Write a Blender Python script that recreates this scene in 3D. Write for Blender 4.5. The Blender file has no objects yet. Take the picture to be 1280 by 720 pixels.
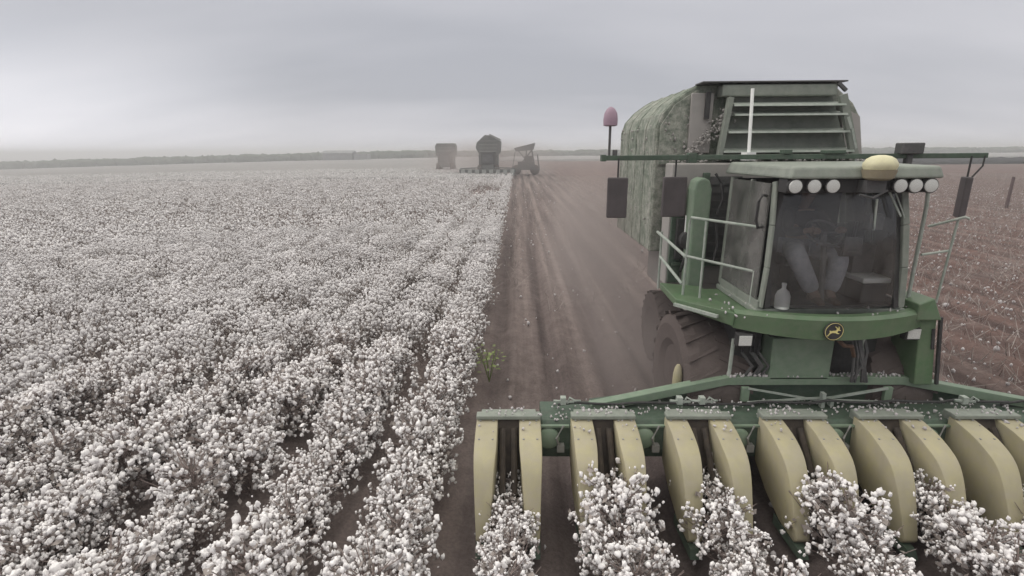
import bpy, bmesh, math, random
import numpy as np
from mathutils import Vector, Matrix
R = math.radians
random.seed(7)
rng = np.random.default_rng(11)
scene = bpy.context.scene
col = scene.collection

# ------------------------------------------------------------------ camera
CAM = Vector((0.0, 0.0, 3.8))
cd = bpy.data.cameras.new('camera'); cam = bpy.data.objects.new('camera', cd); col.objects.link(cam)
cd.sensor_width = 36; cd.lens = 18.0; cd.clip_start = 0.05; cd.clip_end = 6000
cam.matrix_world = Matrix.Translation(CAM) @ Matrix.Rotation(R(0.72), 4, 'Z') @ Matrix.Rotation(R(90 - 15.0), 4, 'X') @ Matrix.Rotation(R(-0.42), 4, 'Z')
scene.camera = cam

# ------------------------------------------------------------------ world: overcast sky
SUN_EL, SUN_AZ = R(38), R(-75)          # azimuth measured from +Y towards +X
world = bpy.data.worlds.new('World'); scene.world = world; world.use_nodes = True
nt = world.node_tree; N = nt.nodes; L = nt.links
N.clear()
def nd(tree, typ, **kw):
    n = tree.nodes.new(typ)
    for k, v in kw.items(): setattr(n, k, v)
    return n
out = nd(nt, 'ShaderNodeOutputWorld'); bg = nd(nt, 'ShaderNodeBackground'); bg.inputs['Strength'].default_value = 0.1
sky = nd(nt, 'ShaderNodeTexSky', sky_type='NISHITA'); sky.sun_disc = False
sky.sun_elevation = SUN_EL; sky.sun_rotation = SUN_AZ; sky.dust_density = 3
tc = nd(nt, 'ShaderNodeTexCoord'); sep = nd(nt, 'ShaderNodeSeparateXYZ'); L.new(tc.outputs['Generated'], sep.inputs[0])
def mth(op, a, b=None, c=None, clamp=False, tree=None):
    t = tree or nt
    m = nd(t, 'ShaderNodeMath', operation=op); m.use_clamp = clamp
    for i, v in enumerate((a, b, c)):
        if v is None: continue
        if isinstance(v, (int, float)): m.inputs[i].default_value = v
        else: t.links.new(v, m.inputs[i])
    return m.outputs[0]
zc = mth('MAXIMUM', sep.outputs['Z'], 0.0)
den = mth('ADD', zc, 0.24)
px = mth('DIVIDE', sep.outputs['X'], den); py = mth('DIVIDE', sep.outputs['Y'], den)
comb = nd(nt, 'ShaderNodeCombineXYZ'); L.new(px, comb.inputs[0]); L.new(py, comb.inputs[1])
mp = nd(nt, 'ShaderNodeMapping'); mp.inputs['Rotation'].default_value = (0, 0, R(28)); mp.inputs['Scale'].default_value = (0.30, 0.85, 1); mp.inputs['Location'].default_value = (3.3, 1.2, 0)
L.new(comb.outputs[0], mp.inputs[0])
nz = nd(nt, 'ShaderNodeTexNoise'); nz.inputs['Scale'].default_value = 1.1; nz.inputs['Detail'].default_value = 5; nz.inputs['Roughness'].default_value = 0.45
L.new(mp.outputs[0], nz.inputs[0])
rmp = nd(nt, 'ShaderNodeValToRGB'); L.new(nz.outputs[0], rmp.inputs[0])
rmp.color_ramp.elements[0].position = 0.33; rmp.color_ramp.elements[0].color = (4.75, 4.85, 5.3, 1)
rmp.color_ramp.elements[1].position = 0.66; rmp.color_ramp.elements[1].color = (6.9, 6.85, 7.25, 1)
# brighter cloud towards the hidden sun, low on the left
dirx = nd(nt, 'ShaderNodeVectorMath', operation='DOT_PRODUCT'); L.new(tc.outputs['Generated'], dirx.inputs[0])
az = R(-62); dirx.inputs[1].default_value = (math.sin(az), math.cos(az), 0.03)
gl = nd(nt, 'ShaderNodeMapRange'); gl.interpolation_type = 'SMOOTHSTEP'
L.new(dirx.outputs['Value'], gl.inputs[0]); gl.inputs[1].default_value = 0.74; gl.inputs[2].default_value = 1.0
low = nd(nt, 'ShaderNodeMapRange'); low.interpolation_type = 'SMOOTHSTEP'
wob = mth('MULTIPLY_ADD', nz.outputs[0], 0.16, -0.08)
L.new(mth('ADD', zc, wob), low.inputs[0]); low.inputs[1].default_value = 0.22; low.inputs[2].default_value = 0.04
glow = mth('MULTIPLY', gl.outputs[0], low.outputs[0])
# overcast sky is brighter towards the zenith
zen = nd(nt, 'ShaderNodeMapRange'); zen.interpolation_type = 'SMOOTHSTEP'
L.new(zc, zen.inputs[0]); zen.inputs[1].default_value = 0.22; zen.inputs[2].default_value = 0.85; zen.inputs[3].default_value = 1.0; zen.inputs[4].default_value = 2.7
hz = nd(nt, 'ShaderNodeMapRange'); hz.interpolation_type = 'SMOOTHSTEP'
L.new(zc, hz.inputs[0]); hz.inputs[1].default_value = 0.0; hz.inputs[2].default_value = 0.16; hz.inputs[3].default_value = 1.04; hz.inputs[4].default_value = 1.0
fac = mth('MULTIPLY', mth('MULTIPLY', zen.outputs[0], hz.outputs[0]), mth('MULTIPLY_ADD', glow, 0.48, 1.0))
warm = nd(nt, 'ShaderNodeMapRange'); L.new(zc, warm.inputs[0]); warm.inputs[1].default_value = 0.25; warm.inputs[2].default_value = 0.6; warm.inputs[3].default_value = 0.0; warm.inputs[4].default_value = 0.9
vs = nd(nt, 'ShaderNodeVectorMath', operation='SCALE'); L.new(rmp.outputs[0], vs.inputs[0]); L.new(fac, vs.inputs['Scale'])
wm = nd(nt, 'ShaderNodeMixRGB', blend_type='MULTIPLY'); L.new(warm.outputs[0], wm.inputs[0]); L.new(vs.outputs[0], wm.inputs[1]); wm.inputs[2].default_value = (1.04, 1.02, 0.86, 1)
mx = nd(nt, 'ShaderNodeMixRGB'); mx.inputs[0].default_value = 0.95
L.new(sky.outputs[0], mx.inputs[1]); L.new(wm.outputs[0], mx.inputs[2])
L.new(mx.outputs[0], bg.inputs[0]); L.new(bg.outputs[0], out.inputs[0])

sd = bpy.data.lights.new('sun', 'SUN'); sun = bpy.data.objects.new('sun', sd); col.objects.link(sun)
sd.energy = 0.9; sd.angle = R(25); sd.color = (1.0, 0.96, 0.92)
sdir = Vector((math.sin(SUN_AZ) * math.cos(SUN_EL), math.cos(SUN_AZ) * math.cos(SUN_EL), math.sin(SUN_EL)))
sun.rotation_euler = sdir.to_track_quat('Z', 'Y').to_euler()
sun.location = (-30, 10, 40)

scene.view_settings.view_transform = 'Standard'; scene.view_settings.look = 'None'
scene.view_settings.gamma = 1; scene.view_settings.use_curve_mapping = False
scene.view_settings.exposure = 0.0
try:
    scene.cycles.volume_bounces = 0; scene.cycles.transparent_max_bounces = 12; scene.cycles.max_bounces = 5
    scene.cycles.volume_step_rate = 4.0
except Exception: pass

# ------------------------------------------------------------------ materials
def paint(name, c1, c2=None, rough=0.6, scale=6.0, metal=0.0, spec=0.3, bump=0.0, bscale=40, dust=0.0, dustc=(0.26, 0.22, 0.2), stretch=None, detail=6):
    m = bpy.data.materials.new(name); m.use_nodes = True
    t = m.node_tree; p = t.nodes['Principled BSDF']
    p.inputs['Roughness'].default_value = rough; p.inputs['Metallic'].default_value = metal
    p.inputs['Specular IOR Level'].default_value = spec
    c2 = c2 or tuple(x * 0.7 for x in c1)
    co = nd(t, 'ShaderNodeTexCoord'); mpp = nd(t, 'ShaderNodeMapping')
    t.links.new(co.outputs['Object'], mpp.inputs[0])
    if stretch: mpp.inputs['Scale'].default_value = stretch
    n = nd(t, 'ShaderNodeTexNoise'); n.inputs['Scale'].default_value = scale; n.inputs['Detail'].default_value = detail; n.inputs['Roughness'].default_value = 0.62
    t.links.new(mpp.outputs[0], n.inputs[0])
    r = nd(t, 'ShaderNodeValToRGB'); t.links.new(n.outputs[0], r.inputs[0])
    r.color_ramp.elements[0].position = 0.35; r.color_ramp.elements[0].color = (*c2, 1)
    r.color_ramp.elements[1].position = 0.65; r.color_ramp.elements[1].color = (*c1, 1)
    last = r.outputs[0]
    if dust > 0:
        n2 = nd(t, 'ShaderNodeTexNoise'); n2.inputs['Scale'].default_value = scale * 2.7; n2.inputs['Detail'].default_value = 8; n2.inputs['Roughness'].default_value = 0.7
        t.links.new(co.outputs['Object'], n2.inputs[0])
        mr = nd(t, 'ShaderNodeMapRange'); t.links.new(n2.outputs[0], mr.inputs[0]); mr.inputs[1].default_value = 0.35; mr.inputs[2].default_value = 0.72; mr.inputs[3].default_value = dust * 0.45; mr.inputs[4].default_value = min(1, dust * 1.3)
        mm = nd(t, 'ShaderNodeMixRGB'); t.links.new(mr.outputs[0], mm.inputs[0]); t.links.new(last, mm.inputs[1]); mm.inputs[2].default_value = (*dustc, 1)
        last = mm.outputs[0]
    t.links.new(last, p.inputs['Base Color'])
    if bump > 0:
        n3 = nd(t, 'ShaderNodeTexNoise'); n3.inputs['Scale'].default_value = bscale; n3.inputs['Detail'].default_value = 6
        t.links.new(co.outputs['Object'], n3.inputs[0])
        b = nd(t, 'ShaderNodeBump'); b.inputs['Strength'].default_value = bump; b.inputs['Distance'].default_value = 0.02
        t.links.new(n3.outputs[0], b.inputs['Height']); t.links.new(b.outputs[0], p.inputs['Normal'])
    return m

DC = (0.25, 0.23, 0.225)
M = {}
M['green'] = paint('green_paint', (0.075, 0.165, 0.07), (0.055, 0.12, 0.052), 0.42, 3, spec=0.45, dust=0.36, dustc=(0.21, 0.20, 0.17))
M['green_light'] = paint('dusty_green_paint', (0.17, 0.25, 0.165), (0.115, 0.185, 0.12), 0.5, 4, dust=0.4, dustc=(0.27, 0.28, 0.25))
M['green_dark'] = paint('dark_green_steel', (0.05, 0.10, 0.065), (0.03, 0.065, 0.04), 0.6, 7, dust=0.35, dustc=(0.16, 0.15, 0.14))  # dark green coat for chassis, mirror beam, trough and trim
M['grey_green'] = paint('grey_green_steel', (0.24, 0.27, 0.23), (0.17, 0.20, 0.17), 0.55, 8, dust=0.3, dustc=(0.30, 0.28, 0.27))
M['yellow'] = paint('worn_yellow_plastic', (0.44, 0.395, 0.215), (0.33, 0.30, 0.185), 0.6, 3.5, spec=0.25, bump=0.12, bscale=11, dust=0.6, dustc=(0.36, 0.32, 0.265), stretch=(1, 1, 0.35))
M['dome'] = paint('cream_yellow_plastic', (0.70, 0.66, 0.42), (0.58, 0.54, 0.35), 0.45, 9, dust=0.25, dustc=(0.4, 0.37, 0.32))
M['rim'] = paint('yellow_rim_paint', (0.50, 0.42, 0.10), (0.4, 0.33, 0.1), 0.5, 6, dust=0.35, dustc=DC)
M['tan'] = paint('tan_base', (0.30, 0.255, 0.16), (0.24, 0.20, 0.13), 0.6, 6, dust=.3, dustc=DC)
M['hopper'] = paint('grey_green_hopper', (0.145, 0.17, 0.14), (0.085, 0.11, 0.09), 0.7, 3, dust=.5, dustc=(0.24, 0.235, 0.22))
M['slot_dark'] = paint('dark_brown_recess', (0.07, 0.055, 0.045), (0.04, 0.033, 0.03), 0.85, 9)
M['tyre'] = paint('dusty_rubber', (0.105, 0.085, 0.08), (0.08, 0.065, 0.062), 0.95, 3, dust=0.5, dustc=(0.13, 0.105, 0.10), bump=0.3)
M['black'] = paint('dark_rubber_and_steel', (0.035, 0.035, 0.036), (0.02, 0.02, 0.022), 0.6, 12, dust=0.25, dustc=(0.12, 0.11, 0.11))
M['interior'] = paint('dark_cab_trim', (0.06, 0.06, 0.062), (0.04, 0.04, 0.043), 0.75, 6)
M['grey'] = paint('weathered_grey_steel', (0.30, 0.30, 0.29), (0.22, 0.22, 0.21), 0.5, 9, dust=0.3, dustc=DC)
M['pale'] = paint('pale_dusty_panel', (0.33, 0.31, 0.30), (0.25, 0.25, 0.235), 0.7, 3, dust=0.5, dustc=(0.36, 0.33, 0.32))
M['basket'] = paint('lint_covered_green_mesh', (0.24, 0.26, 0.225), (0.08, 0.13, 0.085), 0.8, 1.5, dust=0.5, dustc=(0.38, 0.36, 0.345), bump=0.5, bscale=60)
def mesh_mat():
    m = M['basket']; t = m.node_tree; p = t.nodes['Principled BSDF']; src = p.inputs['Base Color'].links[0].from_socket
    co = nd(t, 'ShaderNodeTexCoord'); v = nd(t, 'ShaderNodeTexVoronoi'); v.inputs['Scale'].default_value = 16; t.links.new(co.outputs['Object'], v.inputs[0])
    n = nd(t, 'ShaderNodeTexNoise'); n.inputs['Scale'].default_value = 9; n.inputs['Detail'].default_value = 9; n.inputs['Roughness'].default_value = 0.75; t.links.new(co.outputs['Object'], n.inputs[0])
    rr = nd(t, 'ShaderNodeValToRGB'); t.links.new(n.outputs[0], rr.inputs[0]); e = rr.color_ramp.elements
    e[0].position = .40; e[0].color = (.50, .56, .51, 1); e[1].position = .60; e[1].color = (1.28, 1.25, 1.22, 1)
    x = nd(t, 'ShaderNodeMixRGB', blend_type='MULTIPLY'); x.inputs[0].default_value = .9; t.links.new(src, x.inputs[1]); t.links.new(rr.outputs[0], x.inputs[2]); t.links.new(x.outputs[0], p.inputs['Base Color'])
mesh_mat()
M['screen'] = paint('dark_screen', (0.09, 0.085, 0.09), (0.05, 0.055, 0.055), 0.6, 10, dust=0.3, dustc=(0.16, 0.15, 0.15))
M['rail'] = paint('pale_rail_steel', (0.40, 0.42, 0.39), (0.28, 0.32, 0.28), 0.5, 12)
M['white'] = paint('off_white_plastic', (0.86, 0.86, 0.84), (0.78, 0.78, 0.77), 0.5, 5)
M['mauve'] = paint('faded_mauve_plastic', (0.36, 0.25, 0.31), (0.30, 0.21, 0.27), 0.5, 5)
M['rust'] = paint('rusty_hose', (0.16, 0.09, 0.06), (0.08, 0.05, 0.04), 0.7, 9)
M['mirror_back'] = paint('dusty_mirror_housing', (0.10, 0.085, 0.09), (0.075, 0.065, 0.068), 0.6, 4)
M['emblem_yellow'] = paint('emblem_yellow', (0.75, 0.66, 0.30), (0.7, 0.6, 0.25), 0.4, 9)
M['cotton'] = paint('cotton_fibre', (0.90, 0.865, 0.87), (0.74, 0.71, 0.715), 0.95, 18, spec=0.05)
M['cotton_mass'] = paint('cotton_fibre_field', (0.80, 0.77, 0.775), (0.58, 0.555, 0.56), 0.95, 0.9, spec=0.05)
M['cotton_far'] = paint('cotton_fibre_massed', (0.58, 0.55, 0.56), (0.42, 0.39, 0.40), 0.95, 1.2, spec=0.05)
M['stem'] = paint('dry_cotton_stem', (0.26, 0.21, 0.195), (0.17, 0.135, 0.13), 0.9, 20, spec=0.1)
M['leaf'] = paint('dried_cotton_leaf', (0.36, 0.315, 0.30), (0.24, 0.21, 0.195), 0.9, 9, spec=0.1)
M['weed'] = paint('green_weed_leaf', (0.22, 0.26, 0.10), (0.14, 0.18, 0.07), 0.7, 9, spec=0.2)
M['shirt'] = paint('dark_shirt', (0.05, 0.045, 0.05), (0.035, 0.033, 0.036), 0.9, 9)
M['jeans'] = paint('grey_blue_jeans', (0.36, 0.36, 0.39), (0.26, 0.26, 0.29), 0.9, 12)
M['skin'] = paint('skin', (0.22, 0.15, 0.12), (0.19, 0.13, 0.10), 0.6, 9)
M['hair'] = paint('dark_hair', (0.03, 0.025, 0.02), None, 0.8, 30)
M['shoe'] = paint('brown_boot', (0.12, 0.08, 0.06), None, 0.8, 9)
M['tree'] = paint('far_tree_foliage', (0.09, 0.10, 0.075), (0.05, 0.06, 0.045), 0.95, 0.4, spec=0.0)
M['hedge'] = paint('dark_hedge', (0.035, 0.035, 0.04), None, 0.95, 0.4, spec=0.0)
M['barn'] = paint('grey_barn_sheet', (0.22, 0.22, 0.23), None, 0.7, 0.6)
M['post'] = paint('weathered_wood', (0.12, 0.08, 0.08), None, 0.9, 9)
M['buggy'] = paint('grey_mesh_steel', (0.12, 0.12, 0.125), (0.11, 0.11, 0.115), 0.7, 2)
M['far_green'] = paint('dusty_far_paint', (0.12, 0.135, 0.13), (0.09, 0.10, 0.10), 0.7, 1.5, dust=0.4, dustc=DC)

def lens_mat():
    m = bpy.data.materials.new('lamp_glass'); m.use_nodes = True; t = m.node_tree; p = t.nodes['Principled BSDF']
    w = nd(t, 'ShaderNodeTexWave'); w.inputs['Scale'].default_value = 30; w.inputs['Distortion'].default_value = 1
    r = nd(t, 'ShaderNodeValToRGB'); t.links.new(w.outputs[0], r.inputs[0])
    r.color_ramp.elements[0].color = (0.40, 0.40, 0.39, 1); r.color_ramp.elements[1].color = (0.74, 0.74, 0.72, 1)
    t.links.new(r.outputs[0], p.inputs['Base Color']); p.inputs['Roughness'].default_value = 0.25
    return m
M['lens'] = lens_mat()
def glass_mat(name, tint, refl, dirt):
    m = bpy.data.materials.new(name); m.use_nodes = True; t = m.node_tree; t.nodes.clear()
    o = nd(t, 'ShaderNodeOutputMaterial'); tr = nd(t, 'ShaderNodeBsdfTransparent'); tr.inputs[0].default_value = (*tint, 1)
    g = nd(t, 'ShaderNodeBsdfGlossy'); g.inputs['Roughness'].default_value = 0.12; g.inputs[0].default_value = (0.8, 0.8, 0.82, 1)
    fr = nd(t, 'ShaderNodeFresnel'); fr.inputs[0].default_value = 1.45
    f2 = mth('MULTIPLY_ADD', fr.outputs[0], 1.0, refl, tree=t)
    mix = nd(t, 'ShaderNodeMixShader'); t.links.new(f2, mix.inputs[0]); t.links.new(tr.outputs[0], mix.inputs[1]); t.links.new(g.outputs[0], mix.inputs[2])
    d = nd(t, 'ShaderNodeBsdfDiffuse'); d.inputs[0].default_value = (0.3, 0.29, 0.28, 1)
    co = nd(t, 'ShaderNodeTexCoord'); n = nd(t, 'ShaderNodeTexNoise'); n.inputs['Scale'].default_value = 3.5; n.inputs['Detail'].default_value = 7
    t.links.new(co.outputs['Object'], n.inputs[0])
    mr = nd(t, 'ShaderNodeMapRange'); t.links.new(n.outputs[0], mr.inputs[0]); mr.inputs[1].default_value = 0.3; mr.inputs[2].default_value = 0.75; mr.inputs[3].default_value = dirt * 0.35; mr.inputs[4].default_value = dirt * 1.5
    mix2 = nd(t, 'ShaderNodeMixShader'); t.links.new(mr.outputs[0], mix2.inputs[0]); t.links.new(mix.outputs[0], mix2.inputs[1]); t.links.new(d.outputs[0], mix2.inputs[2])
    t.links.new(mix2.outputs[0], o.inputs[0])
    return m
M['windshield'] = glass_mat('windshield_glass', (0.88, 0.89, 0.90), 0.02, 0.15)
M['sideglass'] = glass_mat('dusty_side_glass', (0.5, 0.52, 0.5), 0.05, 0.38)
M['mirror'] = bpy.data.materials.new('mirror_glass'); M['mirror'].use_nodes = True
_p = M['mirror'].node_tree.nodes['Principled BSDF']; _p.inputs['Metallic'].default_value = 1; _p.inputs['Roughness'].default_value = 0.2; _p.inputs['Base Color'].default_value = (0.3, 0.28, 0.29, 1)

def soil_mat():
    m = bpy.data.materials.new('field_soil'); m.use_nodes = True; t = m.node_tree; p = t.nodes['Principled BSDF']
    p.inputs['Roughness'].default_value = 0.95; p.inputs['Specular IOR Level'].default_value = 0.1
    g = nd(t, 'ShaderNodeNewGeometry')
    def noise(scale, st=(1, 1, 1), det=6, ro=0.6):
        mpp = nd(t, 'ShaderNodeMapping'); mpp.inputs['Scale'].default_value = st; t.links.new(g.outputs['Position'], mpp.inputs[0])
        n = nd(t, 'ShaderNodeTexNoise'); n.inputs['Scale'].default_value = scale; n.inputs['Detail'].default_value = det; n.inputs['Roughness'].default_value = ro
        t.links.new(mpp.outputs[0], n.inputs[0]); return n.outputs[0]
    def ramp(src, a, b, ca, cb):
        r = nd(t, 'ShaderNodeValToRGB'); t.links.new(src, r.inputs[0]); e = r.color_ramp.elements
        e[0].position = a; e[0].color = (*ca, 1); e[1].position = b; e[1].color = (*cb, 1); return r.outputs[0]
    def mix(f, a, b, mode='MIX'):
        x = nd(t, 'ShaderNodeMixRGB', blend_type=mode)
        if isinstance(f, float): x.inputs[0].default_value = f
        else: t.links.new(f, x.inputs[0])
        t.links.new(a, x.inputs[1])
        if isinstance(b, tuple): x.inputs[2].default_value = (*b, 1)
        else: t.links.new(b, x.inputs[2])
        return x.outputs[0]
    base = ramp(noise(3.0), 0.3, 0.7, (0.145, 0.118, 0.114), (0.21, 0.175, 0.168))
    streak = ramp(noise(2.6, (1, 0.03, 1), 4), 0.38, 0.62, (0.66, 0.65, 0.66), (1.22, 1.21, 1.2))
    c = mix(0.85, base, streak, 'MULTIPLY')
    # furrow shading painted into the soil colour as dark lengthwise stripes, lighter between
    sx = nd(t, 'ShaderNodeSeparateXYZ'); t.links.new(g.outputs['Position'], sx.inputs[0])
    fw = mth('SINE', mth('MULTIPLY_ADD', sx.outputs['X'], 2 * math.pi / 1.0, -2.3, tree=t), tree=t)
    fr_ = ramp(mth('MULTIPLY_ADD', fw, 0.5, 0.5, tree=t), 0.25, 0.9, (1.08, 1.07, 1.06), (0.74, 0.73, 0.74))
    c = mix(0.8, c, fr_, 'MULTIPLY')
    clods = ramp(noise(26, (1, 1, 1), 8, 0.7), 0.3, 0.72, (0.7, 0.7, 0.7), (1.35, 1.32, 1.3))
    c = mix(0.8, c, clods, 'MULTIPLY')
    # reddish earth towards the right of the field
    sp = nd(t, 'ShaderNodeSeparateXYZ'); t.links.new(g.outputs['Position'], sp.inputs[0])
    mr = nd(t, 'ShaderNodeMapRange'); t.links.new(sp.outputs['X'], mr.inputs[0]); mr.inputs[1].default_value = 4.5; mr.inputs[2].default_value = 9.0; mr.inputs[3].default_value = 0; mr.inputs[4].default_value = 0.9
    rednoise = mth('MULTIPLY', mr.outputs[0], ramp(noise(0.8), 0.35, 0.6, (0.45,)*3, (1.0,)*3), tree=t)
    c = mix(rednoise, c, (0.74, 0.56, 0.52), 'MULTIPLY')
    # lint crumbs pressed in the soil
    v = nd(t, 'ShaderNodeTexVoronoi'); v.inputs['Scale'].default_value = 5.0; t.links.new(g.outputs['Position'], v.inputs[0])
    t.links.new(c, p.inputs['Base Color'])
    bsum = mth('ADD', mth('MULTIPLY', noise(9), 1.0, tree=t), mth('MULTIPLY', noise(45, (1, 1, 1), 8, 0.75), 0.6, tree=t), tree=t)
    b = nd(t, 'ShaderNodeBump'); b.inputs['Strength'].default_value = 0.75; b.inputs['Distance'].default_value = 0.05
    t.links.new(bsum, b.inputs['Height']); t.links.new(b.outputs[0], p.inputs['Normal'])
    return m
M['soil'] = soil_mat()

def canopy_mat():
    m = bpy.data.materials.new('far_cotton_canopy'); m.use_nodes = True; t = m.node_tree; p = t.nodes['Principled BSDF']
    p.inputs['Roughness'].default_value = 1; p.inputs['Specular IOR Level'].default_value = 0
    g = nd(t, 'ShaderNodeNewGeometry')
    n = nd(t, 'ShaderNodeTexNoise'); n.inputs['Scale'].default_value = 2.2; n.inputs['Detail'].default_value = 7; n.inputs['Roughness'].default_value = 0.75; t.links.new(g.outputs['Position'], n.inputs[0])
    r = nd(t, 'ShaderNodeValToRGB'); t.links.new(n.outputs[0], r.inputs[0]); e = r.color_ramp.elements
    e[0].position = 0.36; e[0].color = (0.19, 0.18, 0.178, 1); e[1].position = 0.56; e[1].color = (0.31, 0.30, 0.30, 1)
    n2 = nd(t, 'ShaderNodeTexNoise'); n2.inputs['Scale'].default_value = 0.035; n2.inputs['Detail'].default_value = 4; t.links.new(g.outputs['Position'], n2.inputs[0])
    r2 = nd(t, 'ShaderNodeValToRGB'); t.links.new(n2.outputs[0], r2.inputs[0]); e = r2.color_ramp.elements
    e[0].position = 0.3; e[0].color = (0.86, 0.86, 0.86, 1); e[1].position = 0.7; e[1].color = (1.06, 1.05, 1.05, 1)
    x = nd(t, 'ShaderNodeMixRGB', blend_type='MULTIPLY'); x.inputs[0].default_value = 1; t.links.new(r.outputs[0], x.inputs[1]); t.links.new(r2.outputs[0], x.inputs[2])
    t.links.new(x.outputs[0], p.inputs['Base Color'])
    return m
M['canopy'] = canopy_mat()

# ------------------------------------------------------------------ helpers
def tag(o, label=None, cat=None, group=None, kind=None):
    if label: o['label'] = label
    if cat: o['category'] = cat
    if group: o['group'] = group
    if kind: o['kind'] = kind
    return o
def empty(name, loc):
    o = bpy.data.objects.new(name, None); o.location = loc; o.empty_display_size = 0.3; col.objects.link(o); return o
def link_mesh(name, me, mat, parent=None, smooth=False):
    o = bpy.data.objects.new(name, me); col.objects.link(o)
    if mat is not None: me.materials.append(mat)
    if parent is not None: o.parent = parent
    if smooth: me.polygons.foreach_set('use_smooth', [True] * len(me.polygons))
    return o
class MB:
    """collects shapes in world coordinates; build() moves them to the thing's origin"""
    def __init__(s): s.v = []; s.f = []
    def add(s, vs, fs):
        b = len(s.v); s.v += [tuple(v) for v in vs]; s.f += [tuple(i + b for i in f) for f in fs]; return s
    def box(s, x0, x1, y0, y1, z0, z1):
        vs = [(x0, y0, z0), (x1, y0, z0), (x1, y1, z0), (x0, y1, z0), (x0, y0, z1), (x1, y0, z1), (x1, y1, z1), (x0, y1, z1)]
        return s.add(vs, [(0, 3, 2, 1), (4, 5, 6, 7), (0, 1, 5, 4), (1, 2, 6, 5), (2, 3, 7, 6), (3, 0, 4, 7)])
    def hexa(s, lo, hi):
        return s.add(list(lo) + list(hi), [(0, 3, 2, 1), (4, 5, 6, 7), (0, 1, 5, 4), (1, 2, 6, 5), (2, 3, 7, 6), (3, 0, 4, 7)])
    def bar(s, p, q, w, h=None):
        h = h or w; p = Vector(p); q = Vector(q); d = (q - p).normalized()
        up = Vector((0, 0, 1)) if abs(d.z) < 0.95 else Vector((0, 1, 0))
        a = d.cross(up).normalized() * w / 2; b = a.cross(d).normalized() * h / 2
        vs = [p - a - b, p + a - b, p + a + b, p - a + b, q - a - b, q + a - b, q + a + b, q - a + b]
        return s.add(vs, [(0, 3, 2, 1), (4, 5, 6, 7), (0, 1, 5, 4), (1, 2, 6, 5), (2, 3, 7, 6), (3, 0, 4, 7)])
    def tube(s, pts, r, n=8):
        pts = [Vector(p) for p in pts]; rings = []
        for i, p in enumerate(pts):
            d = (pts[min(i + 1, len(pts) - 1)] - pts[max(i - 1, 0)]).normalized()
            up = Vector((0, 0, 1)) if abs(d.z) < 0.9 else Vector((0, 1, 0))
            a = d.cross(up).normalized(); b = a.cross(d).normalized()
            rr = r[i] if isinstance(r, (list, tuple)) else r
            rings.append([p + (a * math.cos(t) + b * math.sin(t)) * rr for t in [2 * math.pi * k / n for k in range(n)]])
        vs = [v for rg in rings for v in rg]; fs = []
        for i in range(len(rings) - 1):
            for k in range(n):
                fs.append((i * n + k, i * n + (k + 1) % n, (i + 1) * n + (k + 1) % n, (i + 1) * n + k))
        fs.append(tuple(range(n - 1, -1, -1))); fs.append(tuple((len(rings) - 1) * n + k for k in range(n)))
        return s.add(vs, fs)
    def lathe(s, c, axis, prof, n=24):
        """prof: (distance along axis, radius)"""
        c = Vector(c); ax = Vector(axis).normalized(); up = Vector((0, 0, 1)) if abs(ax.z) < 0.9 else Vector((0, 1, 0))
        a = ax.cross(up).normalized(); b = a.cross(ax).normalized()
        vs = []; fs = []
        for d, r in prof:
            for k in range(n):
                t = 2 * math.pi * k / n; vs.append(c + ax * d + (a * math.cos(t) + b * math.sin(t)) * r)
        for i in range(len(prof) - 1):
            for k in range(n): fs.append((i * n + k, i * n + (k + 1) % n, (i + 1) * n + (k + 1) % n, (i + 1) * n + k))
        fs.append(tuple(range(n - 1, -1, -1))); fs.append(tuple((len(prof) - 1) * n + k for k in range(n)))
        return s.add(vs, fs)
    def prism_x(s, prof, x0, x1):
        n = len(prof)
        vs = [(x0, y, z) for y, z in prof] + [(x1, y, z) for y, z in prof]
        return s.add(vs, [tuple(range(n)), tuple(range(2 * n - 1, n - 1, -1))] + [(i, i + n, (i + 1) % n + n, (i + 1) % n) for i in range(n)])
    def prism_y(s, prof, y0, y1):
        n = len(prof)
        vs = [(x, y0, z) for x, z in prof] + [(x, y1, z) for x, z in prof]
        return s.add(vs, [tuple(range(n)), tuple(range(2 * n - 1, n - 1, -1))] + [(i, i + n, (i + 1) % n + n, (i + 1) % n) for i in range(n)])
    def build(s, name, mat, parent=None, bevel=0.0, smooth=False, seg=2, origin=None):
        o0 = Vector(origin) if origin is not None else Vector((0, 0, 0))
        if origin is None and parent is not None:
            r = parent
            while r.parent: r = r.parent
            o0 = r.location.copy()
        me = bpy.data.meshes.new(name)
        me.from_pydata([tuple(Vector(v) - o0) for v in s.v], [], s.f); me.validate(); me.update()
        bm = bmesh.new(); bm.from_mesh(me); bmesh.ops.recalc_face_normals(bm, faces=bm.faces); bm.to_mesh(me); bm.free()
        o = link_mesh(name, me, mat, parent)
        if origin is not None: o.location = o0
        if smooth:
            me.polygons.foreach_set('use_smooth', [True] * len(me.polygons))
            mod = o.modifiers.new('edge', 'EDGE_SPLIT'); mod.split_angle = R(38)
        if bevel > 0:
            b = o.modifiers.new('bevel', 'BEVEL'); b.width = bevel; b.segments = seg; b.limit_method = 'ANGLE'; b.angle_limit = R(30)
        return o

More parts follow.
